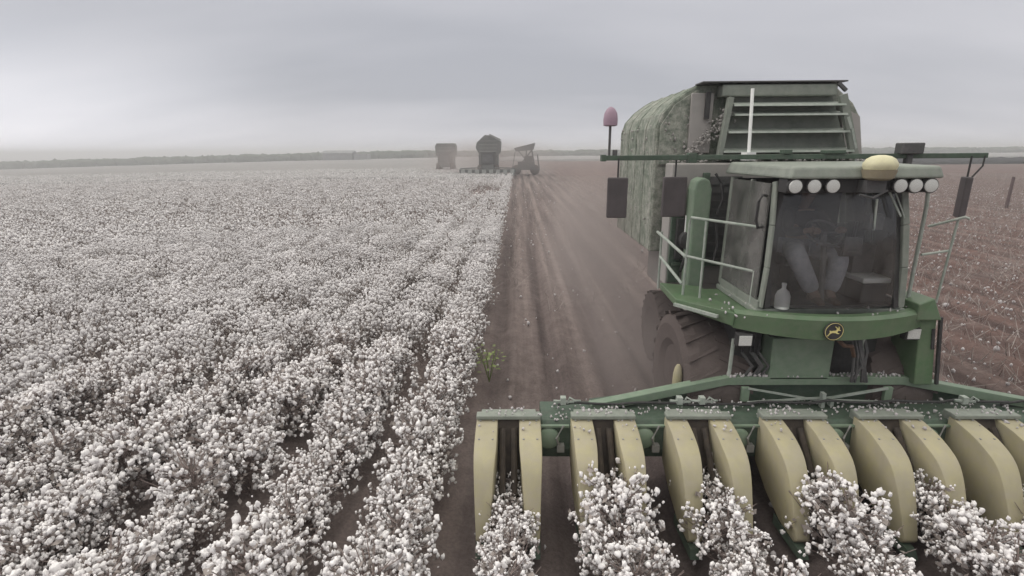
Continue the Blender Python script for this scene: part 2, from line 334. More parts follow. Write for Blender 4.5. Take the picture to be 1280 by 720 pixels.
def np_mesh(name, V, F, mat, smooth=False):
    """V (n,3) float, F (m,k) int"""
    me = bpy.data.meshes.new(name); k = F.shape[1]
    me.vertices.add(len(V)); me.vertices.foreach_set('co', V.astype(np.float32).ravel())
    me.loops.add(F.size); me.loops.foreach_set('vertex_index', F.astype(np.int32).ravel())
    me.polygons.add(len(F)); me.polygons.foreach_set('loop_start', np.arange(0, F.size, k, dtype=np.int32))
    me.polygons.foreach_set('loop_total', np.full(len(F), k, dtype=np.int32))
    if smooth: me.polygons.foreach_set('use_smooth', np.ones(len(F), dtype=bool))
    me.materials.append(mat); me.update(calc_edges=True); me.validate()
    return me
def ico(sub):
    bm = bmesh.new(); bmesh.ops.create_icosphere(bm, subdivisions=sub, radius=1.0)
    V = np.array([v.co[:] for v in bm.verts]); F = np.array([[v.index for v in f.verts] for f in bm.faces]); bm.free(); return V, F
ICO1, ICO2 = ico(1), ico(2)
ICO3 = ico(3)
OCT = (np.array([(1, 0, 0), (-1, 0, 0), (0, 1, 0), (0, -1, 0), (0, 0, 1), (0, 0, -1)], float), np.array([(0, 2, 4), (2, 1, 4), (1, 3, 4), (3, 0, 4), (2, 0, 5), (1, 2, 5), (3, 1, 5), (0, 3, 5)]))
def blobs(P, Rr, base, jit=0.25, squash=None):
    """many lumpy blobs: P (n,3), Rr (n,)"""
    Vb, Fb = base; n = len(P); m = len(Vb)
    rad = 1 + rng.normal(0, jit, (n, m, 1)).clip(-0.5, 0.6)
    V = Vb[None] * rad
    sc = 1 + rng.normal(0, 0.18, (n, 1, 3)).clip(-0.4, 0.5)
    sc[..., 2] *= 1.28
    V = V * sc * Rr[:, None, None]
    ang = rng.uniform(0, 2 * np.pi, n); c, s = np.cos(ang), np.sin(ang)
    x = V[..., 0] * c[:, None] - V[..., 1] * s[:, None]; y = V[..., 0] * s[:, None] + V[..., 1] * c[:, None]
    V = np.stack([x, y, V[..., 2]], -1) + P[:, None]
    F = Fb[None] + (np.arange(n) * m)[:, None, None]
    return V.reshape(-1, 3), F.reshape(-1, 3)

# ------------------------------------------------------------------ ground
def row_x(n): return -0.11 + 1.016 * n
def terrain(x, y):
    fall = np.clip((-x - 20) / 420, 0, 1) ** 1.35 * -9.0        # the field drops gently away to the left
    ridge = 0.045 * np.cos(2 * np.pi * (x + 0.11) / 1.016)
    near = np.clip(1 - (np.hypot(x, y) - 30) / 40, 0, 1)
    return fall + ridge * near
def grid_axis(parts):
    a = []
    for s, e, st in parts: a += list(np.arange(s, e, st))
    return np.array(a + [parts[-1][1]])
gx = np.concatenate([-grid_axis([(0, 0.001, 1)])[:0], grid_axis([(-2500, -400, 150), (-400, -60, 20), (-60, -26, 2.0), (-26, -8, 0.25), (-8, 13, 0.1), (13, 30, 0.25), (30, 60, 2), (60, 400, 20), (400, 2500, 150)])])
gy = grid_axis([(-40, 0, 4), (0, 16, 0.12), (16, 40, 0.4), (40, 100, 3), (100, 500, 25), (500, 3000, 150)])
X, Y = np.meshgrid(gx, gy, indexing='xy')
Z = terrain(X, Y)
mask = ((np.abs(X) < 28) & (Y > 0.2) & (Y < 38)).astype(float)
Z = Z + mask * rng.normal(0, 0.011, Z.shape)
# wheel tracks pressed between the rows of the bare strip
for tx, dep in ((-0.35, 0.10), (0.10, 0.06), (0.62, 0.15), (1.12, 0.06), (1.62, 0.14), (2.35, 0.10)):
    Z -= dep * np.exp(-((X - tx) / 0.15) ** 2) * (Y < 90)
nx, ny = len(gx), len(gy)
idx = np.arange(nx * ny).reshape(ny, nx)
F = np.stack([idx[:-1, :-1], idx[:-1, 1:], idx[1:, 1:], idx[1:, :-1]], -1).reshape(-1, 4)
V = np.stack([X.ravel(), Y.ravel(), Z.ravel()], -1)
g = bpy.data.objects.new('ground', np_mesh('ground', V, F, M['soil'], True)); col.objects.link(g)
tag(g, 'brown bare soil of the cotton field with faint furrows', 'soil', kind='structure')

# ------------------------------------------------------------------ far cotton canopy
def canopy(name, x0, x1, y0, y1, nxx, nyy, label, h=0.62):
    xs = np.linspace(x0, x1, nxx); t = np.linspace(0, 1, nyy) ** 2.2; ys = y0 + (y1 - y0) * t
    X, Y = np.meshgrid(xs, ys); Z = terrain(X, Y) * 1.0 + h + rng.normal(0, 0.05, X.shape)
    edge = np.zeros(X.shape, bool); edge[0] = True; edge[:, 0] |= True; edge[:, -1] = True; edge[-1] = True
    Z[edge] = (terrain(X, Y) - 0.1)[edge]
    idx = np.arange(X.size).reshape(X.shape)
    F = np.stack([idx[:-1, :-1], idx[:-1, 1:], idx[1:, 1:], idx[1:, :-1]], -1).reshape(-1, 4)
    o = bpy.data.objects.new(name, np_mesh(name, np.stack([X.ravel(), Y.ravel(), Z.ravel()], -1), F, M['canopy'], True)); col.objects.link(o)
    return tag(o, label, 'cotton crop', kind='stuff')
canopy('distant_cotton', -900, -0.75, 66, 84, 400, 24, 'pale unpicked cotton running up to the far machines')
canopy('distant_cotton', -900, -9.6, 84.2, 330, 300, 60, 'smooth grey white cotton reaching the horizon on the left')
canopy('distant_cotton', -9.4, 900, 195, 330, 200, 40, 'light strip of unpicked cotton beyond the dark bare soil')

# ------------------------------------------------------------------ cotton plants
def plant_data(seed, nb, spread=0.33, base=ICO2, rad=(0.026, 0.044)):
    r = np.random.default_rng(seed)
    u = r.uniform(0.05, 1, nb) ** 0.6
    z = 0.14 + 0.66 * r.beta(2.2, 1.5, nb)
    prof = np.sqrt(np.clip(1 - ((z - 0.42) / 0.46) ** 2, 0.12, 1))
    a = r.uniform(0, 2 * np.pi, nb)
    P = np.stack([np.cos(a) * u * spread * prof, np.sin(a) * u * spread * 0.8 * prof, z], -1)
    return P, r.uniform(*rad, nb)
variants = []
for s in range(10):
    P, Rr = plant_data(100 + s, 44 + 4 * s, 0.40 + 0.014 * s, rad=(0.021, 0.040))
    # each boll opens into a few locks of fibre
    PP, RR = [], []
    for p, r_ in zip(P, Rr):
        for k in range(6):
            PP.append(p + rng.normal(0, 0.85, 3) * r_ * np.array([.9, .9, 1.5]) - np.array([0, 0, .4 * r_])); RR.append(r_ * rng.uniform(0.22, 0.66))
    Vb, Fb = blobs(np.array(PP), np.array(RR), ICO2, 0.24)
    bolls = np_mesh('bolls', Vb, Fb, M['cotton'], False)
    mb = MB()
    mb.tube([(0, 0, -0.05), (0.01, 0.01, 0.3), (random.uniform(-.04, .04), random.uniform(-.04, .04), 0.72)], [0.011, 0.009, 0.004], 5)
    for p in P:
        z0 = max(0.06, p[2] - random.uniform(0.08, 0.22))
        mb.tube([(0, 0, z0), ((p[0]) * 0.5, p[1] * 0.5, z0 + 0.4 * (p[2] - z0)), tuple(p)], [0.007, 0.006, 0.004], 4)
    for k in range(14):
        a_ = random.uniform(0, 6.28); r0 = random.uniform(.05, .2); z0 = random.uniform(.25, .6)
        mb.tube([(math.cos(a_) * r0 * .3, math.sin(a_) * r0 * .3, z0 - .15), (math.cos(a_) * r0, math.sin(a_) * r0, z0), (math.cos(a_) * (r0 + .18), math.sin(a_) * (r0 + .18), z0 + random.uniform(.1, .28))], [.006, .005, .003], 4)
    me = bpy.data.meshes.new('stems'); me.from_pydata(mb.v, [], mb.f); me.materials.append(M['stem']); me.update()
    # dry leaves and burs
    nb_ = len(P); nl = 70 + 2 * nb_; Pl, _ = plant_data(300 + s, nl, 0.38)
    Pl[:, 2] = Pl[:, 2] * 0.9
    Pl[:2 * nb_] = np.repeat(P, 2, 0) + rng.normal(0, .022, (2 * nb_, 3)) - np.array([0, 0, .02])
    d1 = rng.normal(0, 1, (nl, 3)); d1 /= np.linalg.norm(d1, axis=1)[:, None]; d2 = np.cross(d1, rng.normal(0, 1, (nl, 3))); d2 /= np.linalg.norm(d2, axis=1)[:, None]
    sz = rng.uniform(0.015, 0.042, nl)[:, None]
    V4 = np.stack([Pl + d1 * sz, Pl + d2 * sz * 0.7, Pl - d1 * sz, Pl - d2 * sz * 0.7], 1).reshape(-1, 3)
    F4 = np.arange(nl * 4).reshape(nl, 4)
    leaves = np_mesh('leaves', V4, F4, M['leaf'])
    variants.append((me, bolls, leaves))

def place_plant(x, y, label, group, sc=1.0):
    me, bolls, leaves = random.choice(variants)
    o = bpy.data.objects.new('cotton_plant', me); col.objects.link(o)
    o.location = (x, y, 0.02); o.rotation_euler = (0, 0, random.uniform(0, 6.28)); s_ = sc * random.uniform(0.74, 1.16); o.scale = (s_, s_, s_ * random.uniform(0.9, 1.08))
    tag(o, label, 'cotton plant', group)
    b = bpy.data.objects.new('bolls', bolls); col.objects.link(b); b.parent = o; b['kind'] = 'stuff'
    l = bpy.data.objects.new('leaves', leaves); col.objects.link(l); l.parent = o; l['kind'] = 'stuff'
ordn = ['leftmost', 'second', 'third', 'fourth', 'fifth', 'sixth']
n_ind = 0
# rows being fed to the header, in front of each row unit
for n in range(6):
    lab = ('open cotton plant in the row entering the leftmost yellow row unit' if n == 0 else 'open cotton plant in the row entering the %s yellow row unit from the left' % ordn[n])
    y = 2.9 + random.uniform(0, .1)
    while y < 4.80:
        if row_x(n) < y * 1.02 + 1.0:
            place_plant(row_x(n) + random.uniform(-.05, .05), y, lab, 'cotton plants in front of the yellow row units', 0.92 if y < 4.3 else 0.74); n_ind += 1
        y += random.uniform(0.20, 0.28)
# the uncut rows on the left
starts = {}
rown = {1: 'edge row of cotton beside the bare soil', 2: 'second cotton row left of the bare soil', 3: 'third cotton row left of the bare soil', 4: 'fourth cotton row left of the bare soil', 5: 'fifth cotton row left of the bare soil', 6: 'sixth cotton row left of the bare soil'}
lim = {1: 9.6, 2: 8.6, 3: 8.2, 4: 7.8, 5: 7.6, 6: 7.2}
for k in range(1, 7):
    y = 2.9 + random.uniform(0, .1)
    while y < lim[k] and n_ind < 300:
        if -row_x(-k) < y * 1.0 + 1.9:
            place_plant(row_x(-k) + random.uniform(-.1, .1) * (1 + .5 * (k > 2)), y, 'near white bolled plant in the ' + rown[k], 'cotton plants in the uncut rows'); n_ind += 1
        y += random.uniform(0.17, 0.25) + (0.3 if random.random() < .10 else 0)
    starts[k] = y
print('individual plants', n_ind, starts)

# the rest of the field as one mass
def field_points():
    near, mid = [], []
    for k in range(1, 120):
        x = row_x(-k); y = starts.get(k, max(2.9, -x * 0.86 - 1.6))
        while y < 98:
            st = 0.21 if y < 24 else 0.34 + 0.006 * (y - 24)
            y += st * random.uniform(0.8, 1.2)
            if -x > y * 1.02 + 2.0: continue
            if 43 < y < 52 and -5.0 < x < -1.3 and random.random() < 0.85: continue      # a thin patch ahead of the far machine
            xx = x + random.gauss(0, 0.08 if k < 2 else 0.17)
            if random.random() < (0.14 if k >= 3 else 0.05): continue
            if y > 74 and x > -9.3: continue
            (near if math.hypot(x, y) < 24 else mid).append((xx, y))
    return np.array(near), np.array(mid)
near, mid = field_points()
print('near', len(near), 'mid', len(mid))
def scatter(pts, nb, base, rad, spread, jit):
    n = len(pts); pts = np.repeat(pts, nb, 0); m = len(pts)
    u = rng.uniform(0.05, 1, m) ** 0.6; a = rng.uniform(0, 2 * np.pi, m); z = 0.16 + 0.66 * rng.beta(2.2, 1.5, m)
    hs = np.repeat(rng.uniform(0.70, 1.15, n), nb)
    prof = np.sqrt(np.clip(1 - ((z - 0.42) / 0.46) ** 2, 0.12, 1))
    x = pts[:, 0] + np.cos(a) * u * spread * prof; y = pts[:, 1] + np.sin(a) * u * spread * prof
    P = np.stack([x, y, z * hs + np.minimum(0, terrain(pts[:, 0], pts[:, 1]))], -1)
    return blobs(P, rng.uniform(*rad, m), base, jit)
V1, F1 = scatter(near, 100, ICO1, (0.010, 0.031), 0.47, 0.36)
V2, F2 = scatter(mid, 26, OCT, (0.018, 0.056), 0.52, 0.3)
# stems and dead leaves inside the mass
def twigs(pts, n_, wid, spread=0.36):
    pts = np.repeat(pts, n_, 0); m = len(pts)
    base = np.stack([pts[:, 0] + rng.normal(0, 0.10, m), pts[:, 1] + rng.normal(0, .08, m), rng.uniform(0, 0.25, m) + np.minimum(0, terrain(pts[:, 0], pts[:, 1]))], -1)
    tip = base + np.stack([rng.normal(0, spread * 0.55, m), rng.normal(0, spread * 0.55, m), rng.uniform(0.2, 0.55, m)], -1)
    w = np.stack([rng.normal(0, 1, m), rng.normal(0, 1, m), np.zeros(m)], -1); w /= np.linalg.norm(w, axis=1)[:, None]; w *= wid
    V = np.stack([base - w, base + w, tip + w * 0.6, tip - w * 0.6], 1).reshape(-1, 3)
    return V, np.arange(m * 4).reshape(m, 4)
o = bpy.data.objects.new('cotton_field', None)
Vc = np.concatenate([V1, V2]); Fc = np.concatenate([F1, F2 + len(V1)])
field = bpy.data.objects.new('cotton_field', np_mesh('cotton_field', Vc, Fc, M['cotton_mass'], False)); col.objects.link(field)
tag(field, 'dense mass of white cotton bolls filling the left of the field', 'cotton crop', kind='stuff')
Vt, Ft = twigs(near, 30, 0.010, .42); Vt2, Ft2 = twigs(mid, 8, 0.022, .42)
tw = bpy.data.objects.new('stalks', np_mesh('stalks', np.concatenate([Vt, Vt2]), np.concatenate([Ft, Ft2 + len(Vt)]), M['leaf'])); col.objects.link(tw)
tw.parent = field

# stubble and lint on the harvested side
def stubble():
    pts = []
    for n in range(0, 70):
        x = row_x(n)
        y = 5.5 if x > 4.9 else 11
        while y < 75:
            y += random.uniform(0.07, 0.22) * (1 + y / 22)
            if x > y * 1.08 + 3: continue
            if x < 4.9 and (y < 12 or random.random() < 0.75): continue
            pts.append((x + random.gauss(0, 0.07), y))
    return np.array(pts)
sp_ = stubble(); print('stubble', len(sp_))
Vt, Ft = twigs(sp_, 7, 0.007, 0.34); Vt[:, 2] *= 0.6
st = bpy.data.objects.new('stubble', np_mesh('stubble', Vt, Ft, M['leaf'])); col.objects.link(st)
tag(st, 'thin brown stripped stalks left standing on the reddish soil', 'stubble', kind='stuff')
m = 15000
lx = rng.uniform(-0.5, 45, m); ly = 3.5 + 60 * rng.uniform(0, 1, m) ** 1.7
keep = (lx < ly * 1.1 + 3) & ((lx > 4.6) | (rng.uniform(0, 1, m) < 0.16))
lx, ly = lx[keep], ly[keep]
Vl, Fl = blobs(np.stack([lx, ly, 0.03 + 0.22 * rng.uniform(0, 1, len(lx)) ** 2 * (lx > 4.6)], -1), rng.uniform(0.006, 0.032, len(lx)) * np.where(rng.uniform(0, 1, len(lx)) < .12, 1.5, 1), ICO1, 0.2)
li = bpy.data.objects.new('loose_lint', np_mesh('loose_lint', Vl, Fl, M['cotton_far'], True)); col.objects.link(li)
tag(li, 'scattered white lint crumbs lying on the harvested soil', 'cotton lint', kind='stuff')

# green weed at the edge of the bare soil
wb = MB()
for k in range(46):
    a = random.uniform(0, 6.28); r0 = random.uniform(0.02, 0.22); h = random.uniform(0.25, 0.62)
    c = Vector((-0.50 + math.cos(a) * r0, 8.0 + math.sin(a) * r0, h)); d = Vector((math.cos(a), math.sin(a), random.uniform(-.4, .4))).normalized(); sd_ = d.cross(Vector((0, 0, 1))).normalized()
    L_ = random.uniform(0.06, 0.11)
    wb.add([c, c + d * L_ * .5 + sd_ * L_ * .35, c + d * L_, c + d * L_ * .5 - sd_ * L_ * .35], [(0, 1, 2, 3)])
wo = wb.build('weed', M['weed'], origin=(-0.50, 8.0, 0)); tag(wo, 'small yellow green weed at the edge of the uncut cotton', 'weed')
ws = MB()
for k in range(7):
    a = k * 0.9; ws.tube([(-0.50, 8.0, 0), (-0.50 + math.cos(a) * 0.08, 8 + math.sin(a) * 0.08, 0.3), (-0.50 + math.cos(a) * 0.17, 8 + math.sin(a) * 0.17, 0.55)], 0.006, 5)
s_o = ws.build('stem', M['weed'], wo)

# ================================================================== THE COTTON STRIPPER
C = 3.45
root = empty('cotton_stripper', (C, 6.6, 0))
tag(root, 'big dusty green cotton stripper with a wide header driving towards the camera', 'cotton stripper')

def wheel(x0, x1, y, r, parent, hub_out, rim_r):
    w = x1 - x0; c = ((x0 + x1) / 2, y, r)
    t = MB(); h = w / 2
    t.lathe(c, (1, 0, 0), [(-h * .8, rim_r), (-h * .95, rim_r * 1.2), (-h, r * .80), (-h * .9, r * .93), (-h * .55, r * .97), (0, r * .975), (h * .55, r * .97), (h * .9, r * .93), (h, r * .80), (h * .95, rim_r * 1.2), (h * .8, rim_r)], 36)
    n = 22
    for k in range(n):
        a = 2 * math.pi * k / n
        for sgn in (-1, 1):
            aa = a + (math.pi / n if sgn > 0 else 0)
            def P(dx, ang, rr): return Vector((c[0] + dx, y + math.cos(ang) * rr, r + math.sin(ang) * rr))
            q = []
            for rr in (r * .95, r * .988):
                q.append([P(0.0, aa, rr), P(sgn * h * .93, aa + .18, rr * (1 if rr < r * .99 else .985)), P(sgn * h * .93, aa + .26, rr * (1 if rr < r * .99 else .985)), P(0.0, aa + .07, rr)])
            t.hexa(q[0], q[1])
    wo = t.build('wheel', M['tyre'], parent)
    rm = MB(); s = hub_out
    rm.lathe((c[0], y, r), (s, 0, 0), [(-h * .7, rim_r * 1.02), (h * .75, rim_r * 1.02), (h * .78, rim_r * .92), (h * .35, rim_r * .85), (h * .30, rim_r * .45), (h * .6, rim_r * .34), (h * .7, rim_r * .30), (h * .72, 0.02)], 28)
    rm.build('rim', M['rim'], wo, smooth=True)
    return wo
# front drive wheels and rear steering wheels
wheel(C - 1.46, C - 0.68, 6.35, 0.88, root, -1, 0.42)
wheel(C + 0.68, C + 1.46, 6.35, 0.88, root, 1, 0.42)
wheel(C - 1.04, C - 0.62, 9.0, 0.66, root, -1, 0.3)
wheel(C + 0.62, C + 1.04, 9.0, 0.66, root, 1, 0.3)
ax = MB(); ax.box(C - 0.7, C + 0.7, 6.2, 6.5, 0.72, 1.02); ax.box(C - 0.66, C + 0.66, 8.9, 9.1, 0.58, 0.75)
ax.box(C - 0.55, C - 0.40, 5.9, 9.6, 0.95, 1.25); ax.box(C + 0.40, C + 0.55, 5.9, 9.6, 0.95, 1.25)
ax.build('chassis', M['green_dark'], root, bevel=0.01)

# engine housing, green sides
eb = MB(); eb.box(C - 0.95, C + 0.95, 7.05, 9.7, 1.45, 2.32); eb.box(C - 1.38, C + 1.38, 7.04, 7.40, 1.95, 3.62)
eb.build('engine_housing', M['pale'], root, bevel=0.02)
sc_ = MB()
sc_.box(C - 0.93, C - 0.46, 6.99, 7.03, 2.35, 3.45)
for k in range(9): sc_.box(C - 0.91, C - 0.48, 6.975, 6.995, 2.42 + k * 0.115, 2.445 + k * 0.115)
sc_.build('radiator_screen', M['screen'], root)
pn = MB(); pn.box(C - 1.36, C - 1.20, 6.98, 7.035, 2.0, 3.4); pn.box(C - 0.98, C - 0.90, 6.95, 7.03, 1.9, 3.5); pn.box(C - 1.32, C - 0.5, 6.96, 7.03, 2.24, 2.30)
pn.build('green_trim', M['green_dark'], root, bevel=0.008)
# lower machinery on the left side
lm = MB()
lm.box(C - 1.30, C - 1.0, 6.90, 7.02, 2.35, 2.9); lm.lathe((C - 1.15, 6.9, 2.62), (0, -1, 0), [(0, .13), (0.12, .13), (.14, .1)], 16)
lm.tube([(C - 1.2, 6.85, 2.3), (C - 1.1, 6.7, 2.5), (C - 1.0, 6.7, 2.75), (C - 1.05, 6.85, 3.0)], 0.03)
lm.tube([(C - 1.25, 6.8, 2.2), (C - 1.22, 6.7, 2.45), (C - 1.14, 6.75, 2.35), (C - 1.1, 6.85, 2.6)], 0.022)
lm.build('engine_piping', M['black'], root, smooth=True)
fb = MB(); fb.tube([(C - 1.26, 6.86, 3.0), (C - 1.26, 6.86, 3.35)], 0.022); fb.tube([(C - 1.20, 6.86, 2.7), (C - 1.20, 6.86, 2.95)], 0.018)
fb.build('pale_bracket', M['white'], root)
# conveying duct: tall light green column beside the cab
du = MB(); du.prism_y([(C - 1.20, 1.95), (C - 0.99, 1.95), (C - 0.98, 3.30), (C - 1.02, 3.42), (C - 1.10, 3.46), (C - 1.18, 3.42), (C - 1.21, 3.3)], 6.62, 6.9)
du.build('cotton_duct', M['green_light'], root, bevel=0.025)
dc = MB(); dc.tube([(C - 0.93, 6.7, 3.5), (C - 0.86, 6.65, 3.38), (C - 0.84, 6.62, 3.2), (C - 0.9, 6.6, 3.0)], 0.018); dc.tube([(C - 0.88, 6.7, 2.9), (C - 0.84, 6.65, 2.6), (C - 0.9, 6.6, 2.35)], 0.02)
dc.build('hose', M['black'], root, smooth=True)

# ---- basket
bs = MB()
prof = [(C - 1.5, 2.34), (C - 1.5, 4.10), (C - 1.44, 4.28), (C - 1.30, 4.44), (C - 1.12, 4.57), (C - 0.98, 4.65), (C + 0.80, 4.65), (C + 0.93, 4.60), (C + 1.18, 4.40), (C + 1.30, 4.22), (C + 1.33, 4.10), (C + 1.35, 2.34)]
bs.prism_y([(x, max(z, 2.34)) for x, z in prof], 7.52, 10.1)
basket = bs.build('basket', M['basket'], root, bevel=0.02)
# corrugated side ribs and frame tubes
rb = MB()
for yy in (7.56, 8.15, 8.75, 9.35, 9.95):
    pts = [(x, yy, z) for x, z in prof]
    rb.tube(pts, 0.012, 6)
rb.build('frame_rib', M['basket'], basket, smooth=True)
# coarse lint and mesh panels at the front-left
fp = MB(); fp.prism_y([(C - 1.46, 3.6), (C - 1.46, 4.12), (C - 1.28, 4.40), (C - 1.0, 4.58), (C - 0.80, 4.60), (C - 0.80, 3.6)], 7.47, 7.515)
fp.build('mesh_panel', M['basket'], basket)
fp2 = MB(); fp2.box(C - 1.08, C - 0.78, 7.41, 7.465, 3.75, 4.54); fp2.build('dark_flap', M['pale'], basket, bevel=0.01)
sl = MB(); sl.box(C - 0.90, C - 0.84, 7.36, 7.405, 4.20, 4.55); sl.build('slot', M['black'], basket)
# front hopper: recessed panel with slats
hp = MB()
hp.hexa([(C - .64, 7.30, 3.66), (C + 1.10, 7.30, 3.66), (C + 1.10, 7.51, 3.66), (C - .64, 7.51, 3.66)], [(C - .58, 7.42, 4.48), (C + .82, 7.42, 4.48), (C + .82, 7.51, 4.48), (C - .58, 7.51, 4.48)])
hp.build('hopper_panel', M['hopper'], basket)
tp = MB(); tp.box(C - 0.72, C + 0.80, 7.28, 7.51, 4.48, 4.63); tp.build('top_box', M['grey_green'], basket, bevel=0.02)
te = MB(); te.box(C - 1.0, C + 0.90, 7.25, 7.56, 4.652, 4.668); te.bar((C + 0.78, 7.27, 4.64), (C + 0.90, 7.27, 4.54), 0.04); te.build('top_edge', M['screen'], basket)
for z, w0, w1 in ((4.38, -.60, .86), (4.26, -.58, .90), (4.04, -.64, .98), (3.79, -.68, 1.06)):
    s_ = MB(); s_.hexa([(C + w0, 7.14, z - .035), (C + w1, 7.14, z - .035), (C + w1, 7.36, z - .02), (C + w0, 7.36, z - .02)], [(C + w0, 7.15, z - .012), (C + w1, 7.15, z - .012), (C + w1, 7.36, z + .03), (C + w0, 7.36, z + .03)])
    s_.build('slat', M['rail'], basket)
sdv = MB(); sdv.bar((C + 0.82, 7.2, 4.48), (C + 1.10, 7.2, 3.7), 0.06, 0.10); sdv.build('hopper_side', M['grey_green'], basket); sdv = MB(); sdv.bar((C + .90, 7.13, 4.2), (C + .95, 7.1, 4.05), 0.03); sdv.bar((C + .95, 7.1, 4.05), (C + 1.04, 7.1, 3.8), 0.03); sdv.build('hopper_handle', M['rail'], basket); sdv = MB()
sdv.bar((C - 0.64, 7.2, 4.46), (C - 0.72, 7.2, 3.7), 0.06, 0.10)
sdv.build('hopper_side', M['grey_green'], basket)
sr = MB(); sr.hexa([(C + 1.1, 7.35, 3.66), (C + 1.31, 7.35, 3.66), (C + 1.31, 7.5, 3.66), (C + 1.1, 7.5, 3.66)], [(C + .92, 7.4, 4.38), (C + 1.22, 7.4, 4.22), (C + 1.22, 7.5, 4.22), (C + .92, 7.5, 4.38)])
sr.build('side_panel', M['pale'], basket)
# lint caught on the front of the basket
pp = []
for k in range(260):
    t = random.random(); pp.append((C - 1.20 + 0.62 * t + random.gauss(0, .05), 7.30 + random.uniform(-.06, .1), 3.62 + 0.66 * t + random.gauss(0, .05)))
for k in range(120): pp.append((random.uniform(C - 1.45, C + 1.3), random.uniform(7.0, 7.35), 3.64 + abs(random.gauss(0, .03))))
for k in range(90): pp.append((C - 1.50 + random.gauss(0, .008), random.uniform(7.6, 10), 2.4 + 1.75 * random.random() ** .7))
for k in range(60):
    t = random.random(); pp.append((C - 1.46 + .5 * t + random.gauss(0, .01), random.uniform(7.6, 10), 4.20 + .42 * t ** .7))
for k in range(30): pp.append((random.uniform(C - 1.44, C - .85), 7.46 + random.gauss(0, .01), random.uniform(3.65, 4.3)))
pp = np.array(pp); Vl, Fl = blobs(pp - np.array(root.location), rng.uniform(0.005, 0.019, len(pp)), ICO1, 0.35)
lo = bpy.data.objects.new('caught_lint', np_mesh('caught_lint', Vl, Fl, M['pale'], True)); col.objects.link(lo); lo.parent = basket; lo['kind'] = 'stuff'

# ---- ladder pole & antenna
po = MB(); po.tube([(C - 0.47, 6.85, 3.66), (C - 0.47, 6.95, 4.54)], 0.021, 10); po.box(C - 0.53, C - 0.41, 6.78, 6.95, 3.66, 3.76)
po.build('mast', M['white'], root, smooth=True)

# ---- mirror beam
bm_ = MB(); bm_.box(C - 2.38, C + 2.30, 6.52, 6.59, 3.675, 3.735); bm_.box(C - 2.42, C - 2.36, 6.50, 6.61, 3.665, 3.745); bm_.box(C - 1.35, C - 1.25, 6.50, 6.61, 3.64, 3.76); bm_.box(C - 0.2, C - 0.1, 6.49, 6.61, 3.74, 3.79); bm_.box(C + 0.3, C + 0.55, 6.49, 6.61, 3.74, 3.78)
beam = bm_.build('mirror_beam', M['green_dark'], root, bevel=0.006)
def mirror(xc, zc_, w, h, yaw, y=6.52):
    f = MB(); a = yaw; d = Vector((math.cos(a), math.sin(a), 0)); n_ = Vector((-math.sin(a), math.cos(a), 0))
    c = Vector((xc, y, zc_)); q = []
    for s in (-1, 1):
        q.append([c - d * w / 2 * 1 + n_ * .035 * s - Vector((0, 0, h / 2)), c + d * w / 2 + n_ * .035 * s - Vector((0, 0, h / 2)), c + d * w / 2 + n_ * .035 * s + Vector((0, 0, h / 2)), c - d * w / 2 + n_ * .035 * s + Vector((0, 0, h / 2))])
    f.hexa(q[0], q[1]); f.build('mirror', M['mirror_back'], beam, bevel=0.015)
    s_ = MB(); s_.tube([c + Vector((0, 0, h / 2 - .02)), (xc, y, 3.70)], 0.011, 6); s_.build('mirror_arm', M['black'], beam)
mirror(C - 2.205, 3.22, 0.25, 0.50, R(-6))
mirror(C - 1.47, 3.22, 0.30, 0.50, R(4), 6.60)
mirror(C + 2.10, 3.20, 0.22, 0.50, R(66))
br = MB(); br.tube([(C + 2.12, 6.50, 3.42), (C + 2.24, 6.5, 3.58), (C + 2.26, 6.52, 3.70)], 0.010, 6); br.build('mirror_arm', M['black'], beam)
# beacon on its stem, small box at the right end
be = MB(); be.tube([(C - 2.32, 6.55, 3.73), (C - 2.32, 6.55, 4.09)], 0.016, 8); be.tube([(C - 2.25, 6.55, 3.735), (C - 2.25, 6.55, 3.80)], 0.03, 8)
st_ = be.build('beacon_stem', M['screen'], beam, smooth=True)
bl = MB(); bl.lathe((C - 2.32, 6.55, 4.08), (0, 0, 1), [(0, .055), (.01, .085), (.08, .088), (.15, .078), (.20, .05), (.225, .015)], 20); bl.build('beacon', M['mauve'], beam, smooth=True)
bx = MB(); bx.box(C + 1.20, C + 1.46, 6.45, 6.6, 3.73, 3.86); bx.box(C + 1.31, C + 1.38, 6.5, 6.58, 3.60, 3.73); bx.build('radio_box', M['screen'], beam, bevel=0.012)

# ---- cab
zb, zt = 2.12, 3.47
def cabx(z, s):      # the cab tapers towards the top
    t = (z - zb) / (zt - zb)
    l_, r__ = 2.63 + .03 * t, 4.20 - .17 * t
    return (l_ + r__) / 2 + s * (r__ - l_) / 2
cb = MB()
Yf, Yb = 5.42, 6.50
def yfront(z): t = (z - zb) / (zt - zb); return Yf + 0.06 * t - 0.05 * math.sin(math.pi * t)
for s in (-1, 1):
    # front pillar in three lengths so it bows, rear pillar, side sill
    zs = [zb, zb + .45, zb + .9, zt]
    for a, b in zip(zs, zs[1:]): cb.bar((cabx(a, s) - s * .03, yfront(a), a), (cabx(b, s) - s * .03, yfront(b), b), 0.07 if s > 0 else 0.03, 0.09)
    cb.bar((cabx(zb, s) - s * .03, Yb, zb), (cabx(zt, s) - s * .03, Yb, zt), 0.08, 0.08)
    cb.bar((cabx(zb, s) - s * .03, Yf, zb + .02), (cabx(zb, s) - s * .03, Yb, zb + .02), 0.07, 0.1)
    cb.bar((cabx(zb, s) - s * .03, 5.96, zb), (cabx(zt, s) - s * .03, 5.99, zt), 0.05, 0.05)
cb.box(2.60, 4.24, 5.40, 6.54, 2.04, 2.10)
cb.box(2.66, 4.16, 6.44, 6.50, 2.12, 2.9)
